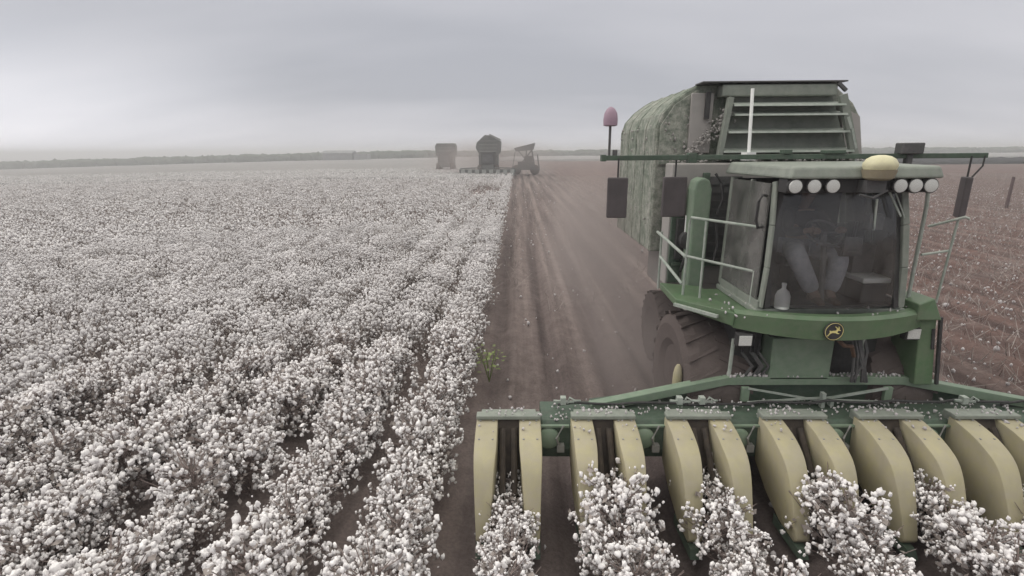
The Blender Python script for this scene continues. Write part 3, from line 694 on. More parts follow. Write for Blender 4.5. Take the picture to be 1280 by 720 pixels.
cab = cb.build('cab', M['grey_green'], root, bevel=0.01)
bw = MB(); bw.box(2.70, 3.98, 6.42, 6.435, 2.12, 3.46); bw.box(2.68, 4.14, 5.45, 6.42, 2.102, 2.13); bw.build('lining', M['interior'], cab)
# windshield: bowed glass in a dark gasket
gl_ = MB(); nx_, nz_ = 14, 8; vs = []; fs = []
for j in range(nz_ + 1):
    z = zb + .02 + (zt - zb - .04) * j / nz_
    for i in range(nx_ + 1):
        u = -1 + 2 * i / nx_; x0 = cabx(z, 0)
        hw = abs(cabx(z, 1) - x0) - .06
        vs.append((x0 + u * hw, yfront(z) - 0.16 * (1 - u * u), z))
for j in range(nz_):
    for i in range(nx_):
        a = j * (nx_ + 1) + i; fs.append((a, a + 1, a + nx_ + 2, a + nx_ + 1))
gl_.add(vs, fs); w_ = gl_.build('windshield', M['windshield'], cab)
w_.data.polygons.foreach_set('use_smooth', [True] * len(w_.data.polygons))
gk = MB()
for s in (-1, 1):
    gk.bar((cabx(zb, s) - s * .085, yfront(zb) - .03, zb), (cabx(zt, s) - s * .085, yfront(zt) - .03, zt), 0.055, 0.03)
gk.box(2.70, 3.98, 5.28, 5.47, zt - .04, zt + .01)
gk.build('gasket', M['black'], cab)
# side windows
for s in (-1, 1):
    sg = MB(); xa, xb = cabx(zb + .08, s), cabx(zt - .02, s)
    sg.hexa([(xa - .008, Yf + .05, zb + .08), (xa + .008, Yf + .05, zb + .08), (xa + .008, Yb - .05, zb + .08), (xa - .008, Yb - .05, zb + .08)], [(xb - .008, Yf + .08, zt - .02), (xb + .008, Yf + .08, zt - .02), (xb + .008, Yb - .05, zt - .02), (xb - .008, Yb - .05, zt - .02)])
    sg.build('side_window', M['sideglass'], cab)
dh = MB(); xh = cabx(3.1, -1) - .05
dh.tube([(xh + .05, 5.55, 3.32), (xh - .02, 5.50, 3.33), (xh - .05, 5.50, 3.26), (xh - .05, 5.52, 3.06), (xh - .02, 5.52, 2.98), (xh + .05, 5.55, 2.99)], 0.016, 8)
dh.build('grab_handle', M['black'], cab, smooth=True)
# roof
rf = MB()
rf.hexa([(C - .78, 5.16, 3.51), (C + .74, 5.16, 3.51), (C + .78, 6.56, 3.51), (C - .88, 6.56, 3.51)], [(C - .74, 5.20, 3.63), (C + .71, 5.20, 3.63), (C + .74, 6.52, 3.65), (C - .84, 6.52, 3.65)])
roof = rf.build('roof', M['grey_green'], root, bevel=0.03, seg=3)
ru = MB(); ru.box(C - .76, C + .70, 5.24, 5.42, 3.37, 3.508); ru.build('lamp_bar', M['black'], roof, bevel=0.01)
LAMPX = [2.75, 2.935, 3.12, 3.78, 3.93, 4.08]
for i, x in enumerate(LAMPX):
    lmp = MB(); lmp.lathe((x, 5.24, 3.438), (0, -1, 0), [(0, .070), (.05, .076), (.055, .068)], 20)
    h_ = lmp.build('roof_lamp', M['black'], roof, smooth=True)
    gl2 = MB(); gl2.lathe((x, 5.185, 3.438), (0, -1, 0), [(0, .066), (.008, .062), (.013, .04), (.015, .01)], 20)
    gl2.build('lamp_lens', M['lens'], roof, smooth=True)
dm = MB(); dm.lathe((C + .05, 5.12, 3.60), (0, 0, 1), [(0, .135), (.03, .148), (.06, .145), (.10, .12), (.125, .08), (.136, .03)], 28)
dm.build('receiver_dome', M['dome'], roof, smooth=True)
db = MB(); db.lathe((C + .05, 5.12, 3.50), (0, 0, 1), [(0, .10), (.02, .13), (.098, .15)], 24); db.build('dome_base', M['tan'], roof, smooth=True)
dbk = MB(); dbk.box(C - .06, C + .13, 5.10, 5.24, 3.38, 3.498); dbk.tube([(C - .1, 5.12, 3.36), (C + .02, 5.10, 3.33), (C + .16, 5.12, 3.40)], .012); dbk.build('dome_bracket', M['screen'], roof)
# wiper and inner rails seen through the upper right of the glass
wp = MB(); wp.bar((C + .30, 5.33, 3.42), (C + .48, 5.31, 3.12), 0.016); wp.bar((C + .36, 5.33, 3.43), (C + .54, 5.33, 3.10), 0.010); wp.bar((C + .2, 5.30, 3.30), (C + .22, 5.30, 2.98), 0.018)
wp.build('wiper', M['rail'], cab)
# interior
se = MB(); se.box(C - .30, C + .20, 5.95, 6.35, 2.45, 2.58); se.hexa([(C - .28, 6.25, 2.55), (C + .18, 6.25, 2.55), (C + .18, 6.36, 2.55), (C - .28, 6.36, 2.55)], [(C - .25, 6.36, 3.25), (C + .15, 6.36, 3.25), (C + .15, 6.41, 3.25), (C - .25, 6.41, 3.25)])
se.box(C - .18, C + .08, 6.0, 6.3, 2.12, 2.45)
se.build('driver_seat', M['black'], cab, bevel=0.03)
sw = MB(); sw.tube([(C - .02, 5.60, 2.13), (C - .01, 5.68, 2.5), (C + .01, 5.78, 2.86)], 0.03); 
for k in range(20):
    a0, a1 = 2 * math.pi * k / 20, 2 * math.pi * (k + 1) / 20
    cc = Vector((C + .01, 5.80, 2.88)); u = Vector((1, 0, 0)); v = Vector((0, .55, .83)) * 1
    v = Vector((0, .78, .62))
    sw.bar(cc + (u * math.cos(a0) + v * math.sin(a0)) * .19, cc + (u * math.cos(a1) + v * math.sin(a1)) * .19, 0.024)
for a in (0, 2.1, 4.2): sw.bar(cc, cc + (u * math.cos(a) + v * math.sin(a)) * .19, 0.02)
sw.build('steering_wheel', M['screen'], cab)
cs = MB(); cs.box(C + .12, C + .36, 5.62, 5.95, 2.64, 2.72); cs.box(C + .14, C + .34, 5.60, 5.63, 2.66, 2.86); cs.box(C + .36, C + .60, 5.75, 6.3, 2.13, 2.75); cs.tube([(C + .42, 5.9, 2.75), (C + .40, 5.85, 3.0)], .016); cs.box(C + .17, C + .30, 5.585, 5.598, 2.69, 2.72)
cs.box(C + .30, C + .46, 5.5, 5.6, 2.95, 3.12)
cs.build('console', M['screen'], cab, bevel=0.01)

# platform, bumper
NB = 16
def bumper_arc(u):      # u -1..1 -> x, y
    return (C - 0.03 + u * 1.03, 5.14 + 0.28 * u * u)
bp = MB(); vs = []; fs = []
for i in range(NB + 1):
    u = -1 + 2 * i / NB; x, y = bumper_arc(u); dz = 0.05 * u * u
    vs += [(x, y, 1.83 + dz), (x, y - .01, 2.05), (x, y + .03, 2.085), (x, y + .12, 2.085), (x, y + .10, 1.83 + dz)]
for i in range(NB):
    for k in range(5):
        a = i * 5 + k; b = i * 5 + (k + 1) % 5; fs.append((a, b, b + 5, a + 5))
fs.append((0, 1, 2, 3, 4)); fs.append(tuple(NB * 5 + k for k in range(4, -1, -1)))
bp.add(vs, fs); bumper = bp.build('bumper', M['green'], root, smooth=True)
fl = MB()
pts = [bumper_arc(-1 + 2 * i / 8) for i in range(9)]
base = [(x, y + .06) for x, y in pts] + [(C + 1.04, 6.5), (C - 1.04, 6.5)]
n_ = len(base); fl.add([(x, y, 2.00) for x, y in base] + [(x, y, 2.036) for x, y in base], [tuple(range(n_)), tuple(range(2 * n_ - 1, n_ - 1, -1))] + [(i, (i + 1) % n_, (i + 1) % n_ + n_, i + n_) for i in range(n_)])
fl.build('cab_floor', M['green'], root)
pl = MB()
pl.hexa([(1.90, 5.95, 1.97), (2.38, 5.40, 1.90), (2.40, 6.55, 1.98), (1.92, 6.75, 1.98)], [(1.90, 5.95, 2.06), (2.38, 5.38, 2.06), (2.40, 6.55, 2.06), (1.92, 6.75, 2.06)])
plat = pl.build('walkway', M['green'], root, bevel=0.008)
pe = MB(); pe.bar((1.88, 5.93, 2.0), (2.24, 5.50, 1.985), 0.04, 0.035); pe.build('step_edge', M['rail'], root)
# emblem: round black badge, yellow leaping deer
ex, ey = C - 0.13, 5.128
eb_ = MB(); eb_.lathe((ex, ey, 1.94), (0, -1, 0), [(0, .105), (.008, .105), (.012, .098)], 28)
emb = eb_.build('emblem', M['black'], bumper)
er = MB()
for k in range(24):
    a0, a1 = 2 * math.pi * k / 24, 2 * math.pi * (k + 1) / 24
    er.bar((ex + .093 * math.cos(a0), ey - .013, 1.94 + .093 * math.sin(a0)), (ex + .093 * math.cos(a1), ey - .013, 1.94 + .093 * math.sin(a1)), 0.005, 0.004)
deer = [(-.068, -.044), (-.062, -.048), (-.040, -.018), (-.020, -.008), (.012, -.010), (.030, -.020), (.052, -.020), (.054, -.014), (.036, -.010), (.030, .002), (.040, .018), (.060, .014), (.062, .020), (.046, .032), (.050, .046), (.040, .062), (.036, .060), (.040, .046), (.034, .038), (.022, .052), (.004, .062), (.002, .056), (.016, .046), (.024, .032), (.016, .016), (-.010, .014), (-.034, .010), (-.046, .018), (-.050, .012), (-.046, -.004), (-.052, -.022)]
er.prism_y([(ex + x, 1.935 + z) for x, z in deer], ey - .018, ey - .012)
er.build('emblem_deer', M['emblem_yellow'], bumper)
# lamps under the platform
for x, y, z in ((2.50, 5.33, 1.76), (C + 0.95, 5.42, 1.80)):
    h_ = MB(); h_.box(x - .085, x + .085, y, y + .09, z - .075, z + .075); ho = h_.build('work_lamp', M['black'], root, bevel=0.01)
    gl3 = MB(); gl3.box(x - .07, x + .07, y - .012, y - .002, z - .058, z + .058); gl3.build('lamp_lens', M['lens'], ho, bevel=0.005)
# chute below the cab and side hoses
ch = MB(); ch.box(2.90, 3.60, 5.50, 6.0, 1.20, 1.72); ch.build('feeder_housing', M['green_light'], root, bevel=0.02)
cu = MB(); cu.box(2.88, 4.3, 5.55, 6.2, 1.725, 1.99); cu.box(2.55, 2.86, 5.7, 6.2, 1.1, 1.9); cu.box(3.66, 4.25, 5.75, 6.2, 1.1, 1.72); cu.build('underbody', M['black'], root)
ho_ = MB()
for k in range(8):
    x0 = 3.70 + random.uniform(0, .2); x1 = 3.72 + random.uniform(0, .28)
    ho_.tube([(x0, 5.45, 1.82), (x0 + .04, 5.38, 1.6), ((x0 + x1) / 2, 5.36, 1.42), (x1, 5.42, 1.22)], 0.016, 6)
ho_.build('hydraulic_hoses', M['screen'], root, smooth=True); ho_ = MB()
for k in range(5):
    x0 = 2.60 + random.uniform(0, .22); ho_.tube([(x0, 5.62, 1.75), (x0 - .05, 5.5, 1.55), (x0 + .08, 5.5, 1.38), (x0 + .02, 5.56, 1.2)], 0.018, 6)
ho_.build('hydraulic_hoses', M['screen'], root, smooth=True)
rh = MB(); rh.tube([(3.46, 5.25, 1.80), (3.52, 5.22, 1.74), (3.66, 5.30, 1.70), (3.74, 5.36, 1.56)], 0.022, 8); rh.build('rusty_hose', M['rust'], root, smooth=True)
lg = MB(); lg.tube([(2.47, 5.55, 1.70), (2.46, 5.55, 1.22)], .022, 8); lg.tube([(3.85, 5.42, 1.80), (3.90, 5.42, 1.3)], .018, 8); lg.build('support_strut', M['rail'], root)
# green arm down the right side
ra = MB(); ra.hexa([(4.34, 5.35, 1.98), (4.62, 5.35, 1.98), (4.62, 5.75, 1.98), (4.34, 5.75, 1.98)], [(4.34, 5.35, 2.16), (4.52, 5.38, 2.22), (4.52, 5.75, 2.22), (4.34, 5.75, 2.16)])
ra.hexa([(4.52, 5.42, 1.18), (4.73, 5.42, 1.18), (4.73, 5.85, 1.18), (4.52, 5.85, 1.18)], [(4.44, 5.42, 1.975), (4.62, 5.42, 1.975), (4.62, 5.85, 1.975), (4.44, 5.85, 1.975)])
ra.build('side_shield', M['green'], root, bevel=0.012)
rk = MB(); rk.bar((4.642, 5.40, 2.0), (4.755, 5.40, 1.2), .03, .03); rk.bar((4.60, 5.41, 1.86), (4.635, 5.41, 1.62), .03, .012); rk.build('shield_edge', M['black'], root)

# handrails
hr = MB(); q = 0.016
A = (2.06, 6.12, 3.02); B = (2.66, 5.62, 2.97)
hr.tube([(2.04, 6.14, 2.06), (2.05, 6.13, 2.95), A, B], q); hr.tube([(2.05, 6.12, 2.55), (2.66, 5.62, 2.47)], q)
hr.tube([(2.20, 6.0, 2.06), (2.20, 6.0, 2.99)], q * .9); hr.tube([(2.63, 5.60, 2.06), (2.64, 5.60, 2.48)], q)
hr.tube([(2.04, 6.14, 2.54), (1.90, 6.95, 2.72)], q * 1.2); hr.tube([(2.02, 6.14, 2.20), (1.93, 6.85, 2.40)], q * 1.2)
hr.tube([(1.93, 6.85, 1.95), (1.93, 6.85, 2.74)], q)
hr.build('handrail', M['rail'], root, smooth=True)
hr2 = MB(); hr2.tube([(4.58, 5.75, 2.95), (4.80, 5.55, 3.08), (4.84, 5.55, 3.06)], q * .9); hr2.tube([(4.45, 5.6, 2.66), (4.76, 5.62, 2.70)], q * .9); hr2.tube([(4.74, 5.62, 2.1), (4.77, 5.60, 3.06)], q * .8)
hr2.tube([(4.40, 5.6, 2.1), (4.36, 5.55, 3.2), (4.30, 5.5, 3.42)], q * 1.2)
hr2.build('handrail', M['rail'], root, smooth=True)

# ---- header: frame, trough, eight row units
hd = MB()
zt_ = 1.19
hd.bar((C - 1.04, 5.56, zt_), (C + 1.04, 5.56, zt_), 0.12, 0.10)
for s in (-1, 1):
    hd.bar((C + s * 1.02, 5.56, zt_), (C + s * 2.62, 5.40, 0.92), 0.12, 0.10)
    hd.bar((C + s * 0.82, 5.46, 1.14), (C + s * 0.82, 5.46, .96), 0.09, 0.05)
frame = hd.build('header_frame', M['green_light'], root, bevel=0.008)
hb = MB()
hb.bar((C - .80, 5.44, 1.13), (C + .02, 5.44, 0.98), 0.02); hb.bar((C + .80, 5.44, 1.13), (C + .0, 5.44, 0.98), 0.025); hb.bar((C - .80, 5.42, .965), (C + .02, 5.42, 1.02), 0.02); hb.bar((C + .82, 5.42, .965), (C + .02, 5.42, 1.0), 0.02)
hb.box(C + .02, C + .06, 5.36, 5.42, .92, 1.10); hb.box(C + .12, C + .16, 5.36, 5.42, .94, 1.02)
hb.build('cross_brace', M['rail'], frame)
bk = MB(); bk.hexa([(C - 1.0, 5.62, .6), (C + 1.0, 5.62, .6), (C + 1.0, 5.66, .6), (C - 1.0, 5.66, .6)], [(C - 1.0, 5.62, 1.15), (C + 1.0, 5.62, 1.15), (C + 1.0, 5.66, 1.15), (C - 1.0, 5.66, 1.15)])
for s in (-1, 1):
    xa, xb = sorted((C + s * 1.0, C + s * 2.6)); za, zb_ = (0.9, 1.14) if s < 0 else (1.14, 0.9)
    bk.hexa([(xa, 5.60, .55), (xb, 5.60, .55), (xb, 5.64, .55), (xa, 5.64, .55)], [(xa, 5.60, za), (xb, 5.60, zb_), (xb, 5.64, zb_), (xa, 5.64, za)])
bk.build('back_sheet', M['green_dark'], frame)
tr_ = MB(); X0, X1 = row_x(0) + .36, row_x(7) - .36
tr_.prism_x([(5.04, .50), (5.0, .62), (5.01, .88), (5.07, .94), (5.58, .90), (5.62, .42), (5.2, .40)], X0, X1)
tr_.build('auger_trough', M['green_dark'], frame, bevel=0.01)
for n in range(7):
    xm = row_x(n) + .508 + random.uniform(-.02, .02)
    td = MB(); td.lathe((xm - .06, 4.99, .77), (0, -1, 0), [(0, .12), (.03, .12), (.05, .09)], 18); td.build('gear_cover', M['green_light'], frame, smooth=True)
    td = MB(); td.box(xm + .03, xm + .11, 4.93, 5.0, .62, .70); td.tube([(xm + .06, 4.95, .68), (xm + .02, 4.92, .80), (xm + .1, 4.96, .93)], .012, 6); td.build('valve_block', M['grey'], frame)
    td = MB(); td.bar((xm - .15, 4.98, .915), (xm + .16, 4.98, .915), .035, .02); td.build('trough_lip', M['green_light'], frame)
# clamps and small fittings along the top
for xx in (0.50, 1.80, 2.05, 4.95, 5.85):
    cl = MB()
    cl.box(xx - .03, xx + .03, 5.20, 5.27, 1.05, 1.13); cl.bar((xx - .11, 5.22, 1.09), (xx + .12, 5.22, 1.075), .02); cl.tube([(xx + .05, 5.24, 1.05), (xx + .07, 5.2, 1.14), (xx + .13, 5.2, 1.10), (xx + .2, 5.3, 1.05)], .012, 6)
    cl.build('hose_fitting', M['rail'], frame)
ye = MB(); ye.lathe((1.94, 5.78, 1.0), (0, 0, 1), [(0, .06), (.16, .055), (.24, .04), (.28, .02)], 12); ye.bar((1.94, 5.78, .8), (1.94, 5.78, 1.0), .05); ye.build('yellow_cap', M['yellow'], frame, smooth=True)

def row_unit(xc):
    # the part itself is the top cap joining the two fenders
    m_ = MB(); m_.box(xc - .345, xc + .345, 4.93, 5.04, 1.015, 1.06); m_.box(xc - .30, xc + .30, 5.04, 5.15, .88, 1.03)
    u = m_.build('row_unit', M['grey_green'], root, bevel=0.010)
    pr = [(5.02, 1.012), (4.74, .972), (4.52, .895), (4.40, .815), (4.31, .69), (4.22, .50), (4.15, .33), (4.10, .20), (4.14, .15), (4.4, .20), (4.7, .32), (5.0, .50)]
    top = pr[:8]; dense = []
    for i in range(len(top) - 1):
        p0, p1, p2, p3 = top[max(i - 1, 0)], top[i], top[i + 1], top[min(i + 2, len(top) - 1)]
        for q_ in range(3):
            t = q_ / 3; dense.append(tuple(.5 * (2 * p1[j] + (p2[j] - p0[j]) * t + (2 * p0[j] - 5 * p1[j] + 4 * p2[j] - p3[j]) * t * t + (3 * p1[j] - p0[j] - 3 * p2[j] + p3[j]) * t ** 3) for j in (0, 1)))
    pr = dense + pr[7:]
    for s in (-1, 1):
        f = MB(); n = len(pr); vs = []
        for side in (-1, 1):
            for y, z in pr:
                t = max(0, min(1, (4.6 - y) / .5))
                hw = .115 - .050 * t ** 1.6
                xo = xc + s * (.229 + .012 * t)
                vs.append((xo + side * hw, y, z))
        fs = [tuple(range(n)), tuple(range(2 * n - 1, n - 1, -1))] + [(i, i + n, (i + 1) % n + n, (i + 1) % n) for i in range(n)]
        f.add(vs, fs); fo = f.build('fender', M['yellow'], u, bevel=0.016, seg=2)
        fo.data.polygons.foreach_set('use_smooth', [True] * len(fo.data.polygons)); es_ = fo.modifiers.new('edge', 'EDGE_SPLIT'); es_.split_angle = R(35)
        bo_ = MB()
        for yb, zb2 in ((4.93, 1.005), (4.66, .945)):
            for dx in (-.07, .07): bo_.lathe((xc + s * .229 + dx, yb, zb2), (0, -.12, 1), [(0, .011), (.008, .011), (.011, .006)], 8)
        bo_.build('bolts', M['grey'], u)
        # wear shoe at the fender's foot
    for s in (-1, 1):
        ft = MB(); ft.hexa([(xc + s * .26 - .05, 4.02, .06), (xc + s * .26 + .05, 4.02, .06), (xc + s * .26 + .07, 4.5, .08), (xc + s * .26 - .07, 4.5, .08)], [(xc + s * .26 - .04, 4.06, .14), (xc + s * .26 + .04, 4.06, .14), (xc + s * .26 + .07, 4.5, .19), (xc + s * .26 - .07, 4.5, .19)])
        ft.build('skid_shoe', M['green_dark'], u)
    inn = MB(); inn.hexa([(xc - .115, 4.55, .25), (xc + .115, 4.55, .25), (xc + .115, 5.0, .3), (xc - .115, 5.0, .3)], [(xc - .115, 4.62, .30), (xc + .115, 4.62, .30), (xc + .115, 4.98, 1.0), (xc - .115, 4.98, 1.0)])
    for s in (-1, 1): inn.tube([(xc + s * .06, 4.35, .3), (xc + s * .06, 4.92, .92)], .035, 10)
    inn.build('stripper_roll', M['slot_dark'], u)
for n in range(8): row_unit(row_x(n))
pp = []
for k in range(420): pp.append((random.uniform(.3, 6.8), random.uniform(5.05, 5.5), .945 + abs(random.gauss(0, .012))))
for n in range(8):
    for k in range(26): pp.append((row_x(n) + random.gauss(0, .2), random.uniform(4.95, 5.12), 1.062 + abs(random.gauss(0, .006))))
    for k in range(10): pp.append((row_x(n) + random.choice((-1, 1)) * random.uniform(.13, .33), random.uniform(4.72, 4.98), .995 + random.uniform(0, .008)))
for k in range(160): pp.append((random.uniform(C - 1, C + 1), random.uniform(5.5, 5.6), 1.25))
for k in range(90): pp.append((random.uniform(C - 1.3, C + .9), random.uniform(5.2, 6.2), 2.09 if random.random() < .5 else 2.045))
pp = np.array(pp); Vl, Fl = blobs(pp - np.array(root.location), rng.uniform(0.004, 0.017, len(pp)), ICO1, 0.35)
lo2 = bpy.data.objects.new('caught_lint', np_mesh('caught_lint', Vl, Fl, M['cotton_far'], True)); col.objects.link(lo2); lo2.parent = frame; lo2['kind'] = 'stuff'
for k in range(9):
    x0 = .45 + k * .72; hh = MB(); z1 = .97 + random.uniform(0, .03)
    hh.tube([(x0, 5.35, z1), (x0 + .2, 5.28 + random.uniform(-.05, .05), z1 + .05), (x0 + .45, 5.33, z1 + .02), (x0 + .75, 5.30, z1 + .03)], .014, 6); hh.build('hose', M['black'], frame, smooth=True)

# ------------------------------------------------------------------ things in the cab
bt = MB(); bt.lathe((2.90, 5.43, 2.102), (0, 0, 1), [(0, .07), (.01, .078), (.14, .078), (.19, .06), (.225, .022), (.26, .022), (.265, .026), (.285, .026)], 20)
bo = bt.build('water_jug', M['white'], origin=(2.90, 5.43, 2.1), smooth=True); tag(bo, 'white plastic jug standing in the lower left corner of the windshield', 'jug')
cbx = MB(); cbx.box(3.80, 4.08, 5.50, 5.82, 2.135, 2.36); co_ = cbx.build('cool_box', M['interior'], origin=(3.94, 5.66, 2.135), bevel=0.02)
tag(co_, 'dark box with a white lid on the cab floor at right', 'cool box')
cl_ = MB(); cl_.box(3.785, 4.095, 5.485, 5.835, 2.362, 2.42)
clo = cl_.build('lid', M['white'], co_, bevel=0.015)

# ------------------------------------------------------------------ the driver
def skin_body(name, verts, edges, radii, mat, parent=None, origin=(0, 0, 0), sub=2):
    me = bpy.data.meshes.new(name); o0 = Vector(origin)
    me.from_pydata([tuple(Vector(v) - o0) for v in verts], edges, []); me.materials.append(mat)
    o = bpy.data.objects.new(name, me); col.objects.link(o)
    sk = o.modifiers.new('skin', 'SKIN'); sk.use_smooth_shade = True
    for i, r_ in enumerate(radii):
        me.skin_vertices[0].data[i].radius = (r_, r_) if not isinstance(r_, tuple) else r_
    me.skin_vertices[0].data[0].use_root = True
    ss = o.modifiers.new('sub', 'SUBSURF'); ss.levels = sub; ss.render_levels = sub
    if parent: o.parent = parent
    return o
hx = 3.40; O = (hx, 6.12, 2.12)
# body: head, neck and arms in skin tone
V_ = [(hx, 6.16, 2.66), (hx, 6.20, 2.85), (hx, 6.20, 3.02), (hx, 6.16, 3.12), (hx, 6.13, 3.20), (hx, 6.10, 3.28), (hx, 6.09, 3.36),
      (hx - .17, 6.17, 3.06), (hx - .25, 5.98, 2.86), (hx - .13, 5.80, 2.90), (hx - .08, 5.745, 2.93),
      (hx + .17, 6.17, 3.06), (hx + .26, 5.98, 2.86), (hx + .23, 5.80, 2.90), (hx + .20, 5.745, 2.94),
      (hx - .10, 6.08, 2.64), (hx - .27, 5.72, 2.66), (hx - .07, 5.60, 2.22), (hx - .07, 5.50, 2.17),
      (hx + .10, 6.08, 2.64), (hx + .25, 5.72, 2.64), (hx + .10, 5.60, 2.22), (hx + .10, 5.50, 2.17)]
E_ = [(0, 1), (1, 2), (2, 3), (3, 4), (4, 5), (5, 6), (2, 7), (7, 8), (8, 9), (9, 10), (2, 11), (11, 12), (12, 13), (13, 14), (0, 15), (15, 16), (16, 17), (17, 18), (0, 19), (19, 20), (20, 21), (21, 22)]
Rr_ = [(.15, .11), (.14, .10), (.15, .10), (.06, .06), (.055, .055), (.085, .095), (.075, .085), .065, .048, .036, .03, .065, .048, .036, .03, .095, .088, .062, .045, .095, .088, .062, .045]
person = skin_body('person', V_, E_, Rr_, M['skin'], None, O)
person.location = O
tag(person, 'driver seated in the dark cab wearing pale jeans with hands on the wheel', 'person')
# fingers
for s, c0 in ((-1, Vector((hx - .08, 5.745, 2.93))), (1, Vector((hx + .20, 5.745, 2.94)))):
    vv, ee, rr = [tuple(c0)], [], [.028]
    for k in range(5):
        off = (k - 1.5) * .018
        b = len(vv)
        if k < 4: seq = [c0 + Vector((off, -.035, .01)), c0 + Vector((off * 1.1, -.065, -.005)), c0 + Vector((off * 1.1, -.066, -.035)), c0 + Vector((off, -.045, -.05))]
        else: seq = [c0 + Vector((-s * .03, -.02, -.01)), c0 + Vector((-s * .04, -.045, -.02)), c0 + Vector((-s * .03, -.06, -.03))]
        for j, p in enumerate(seq): vv.append(tuple(p)); rr.append(.0095 - .0008 * j); ee.append((0 if j == 0 else b + j - 1, b + j))
    h = skin_body('hand', vv, ee, rr, M['skin'], person, O, 1)
# clothes
i_s = [1, 2, 7, 8, 9, 11, 12, 13, 0]
def sub_sk(name, ids, edges, grow, mat):
    mp_ = {a: i for i, a in enumerate(ids)}
    vs = [V_[a] for a in ids]; es = [(mp_[a], mp_[b]) for a, b in edges]
    rs = [tuple(x + grow for x in (Rr_[a] if isinstance(Rr_[a], tuple) else (Rr_[a], Rr_[a]))) for a in ids]
    return skin_body(name, vs, es, rs, mat, person, O)
sub_sk('shirt', [0, 1, 2, 7, 8, 9, 11, 12, 13], [(0, 1), (1, 2), (2, 7), (7, 8), (8, 9), (2, 11), (11, 12), (12, 13)], .015, M['shirt'])
sub_sk('trousers', [0, 15, 16, 17, 19, 20, 21], [(0, 15), (15, 16), (16, 17), (0, 19), (19, 20), (20, 21)], .030, M['jeans'])
for s in (-.07, .10):
    b_ = MB(); b_.hexa([(hx + s - .045, 5.40, 2.132), (hx + s + .045, 5.40, 2.132), (hx + s + .045, 5.66, 2.132), (hx + s - .045, 5.66, 2.132)], [(hx + s - .035, 5.42, 2.18), (hx + s + .035, 5.42, 2.18), (hx + s + .045, 5.65, 2.25), (hx + s - .045, 5.65, 2.25)])
    b_.build('boot', M['shoe'], person, bevel=0.02, seg=3)
fa = MB(); fa.lathe((hx, 6.005, 3.315), (0, -1, .1), [(0, .02), (.02, .014), (.035, .006)], 8); 
for s in (-1, 1): fa.lathe((hx + s * .085, 6.10, 3.32), (s, 0, 0), [(0, .03), (.012, .03), (.018, .012)], 10)
fa.build('nose_and_ears', M['skin'], person, smooth=True)
ey_ = MB()
for s in (-1, 1): ey_.lathe((hx + s * .032, 6.012, 3.335), (0, -1, 0), [(0, .012), (.006, .009), (.009, .003)], 10)
ey_.box(hx - .024, hx + .024, 6.006, 6.014, 3.268, 3.274)
ey_.build('eyes_and_mouth', M['hair'], person)
ha = MB(); ha.lathe((hx, 6.115, 3.36), (0, .15, 1), [(-.03, .098), (.0, .105), (.04, .098), (.075, .07), (.09, .02)], 20)
ha.prism_x([(6.03, 3.365), (5.93, 3.355), (5.93, 3.362), (6.03, 3.385)], hx - .06, hx + .06)
ha.build('cap', M['shirt'], person, smooth=True)

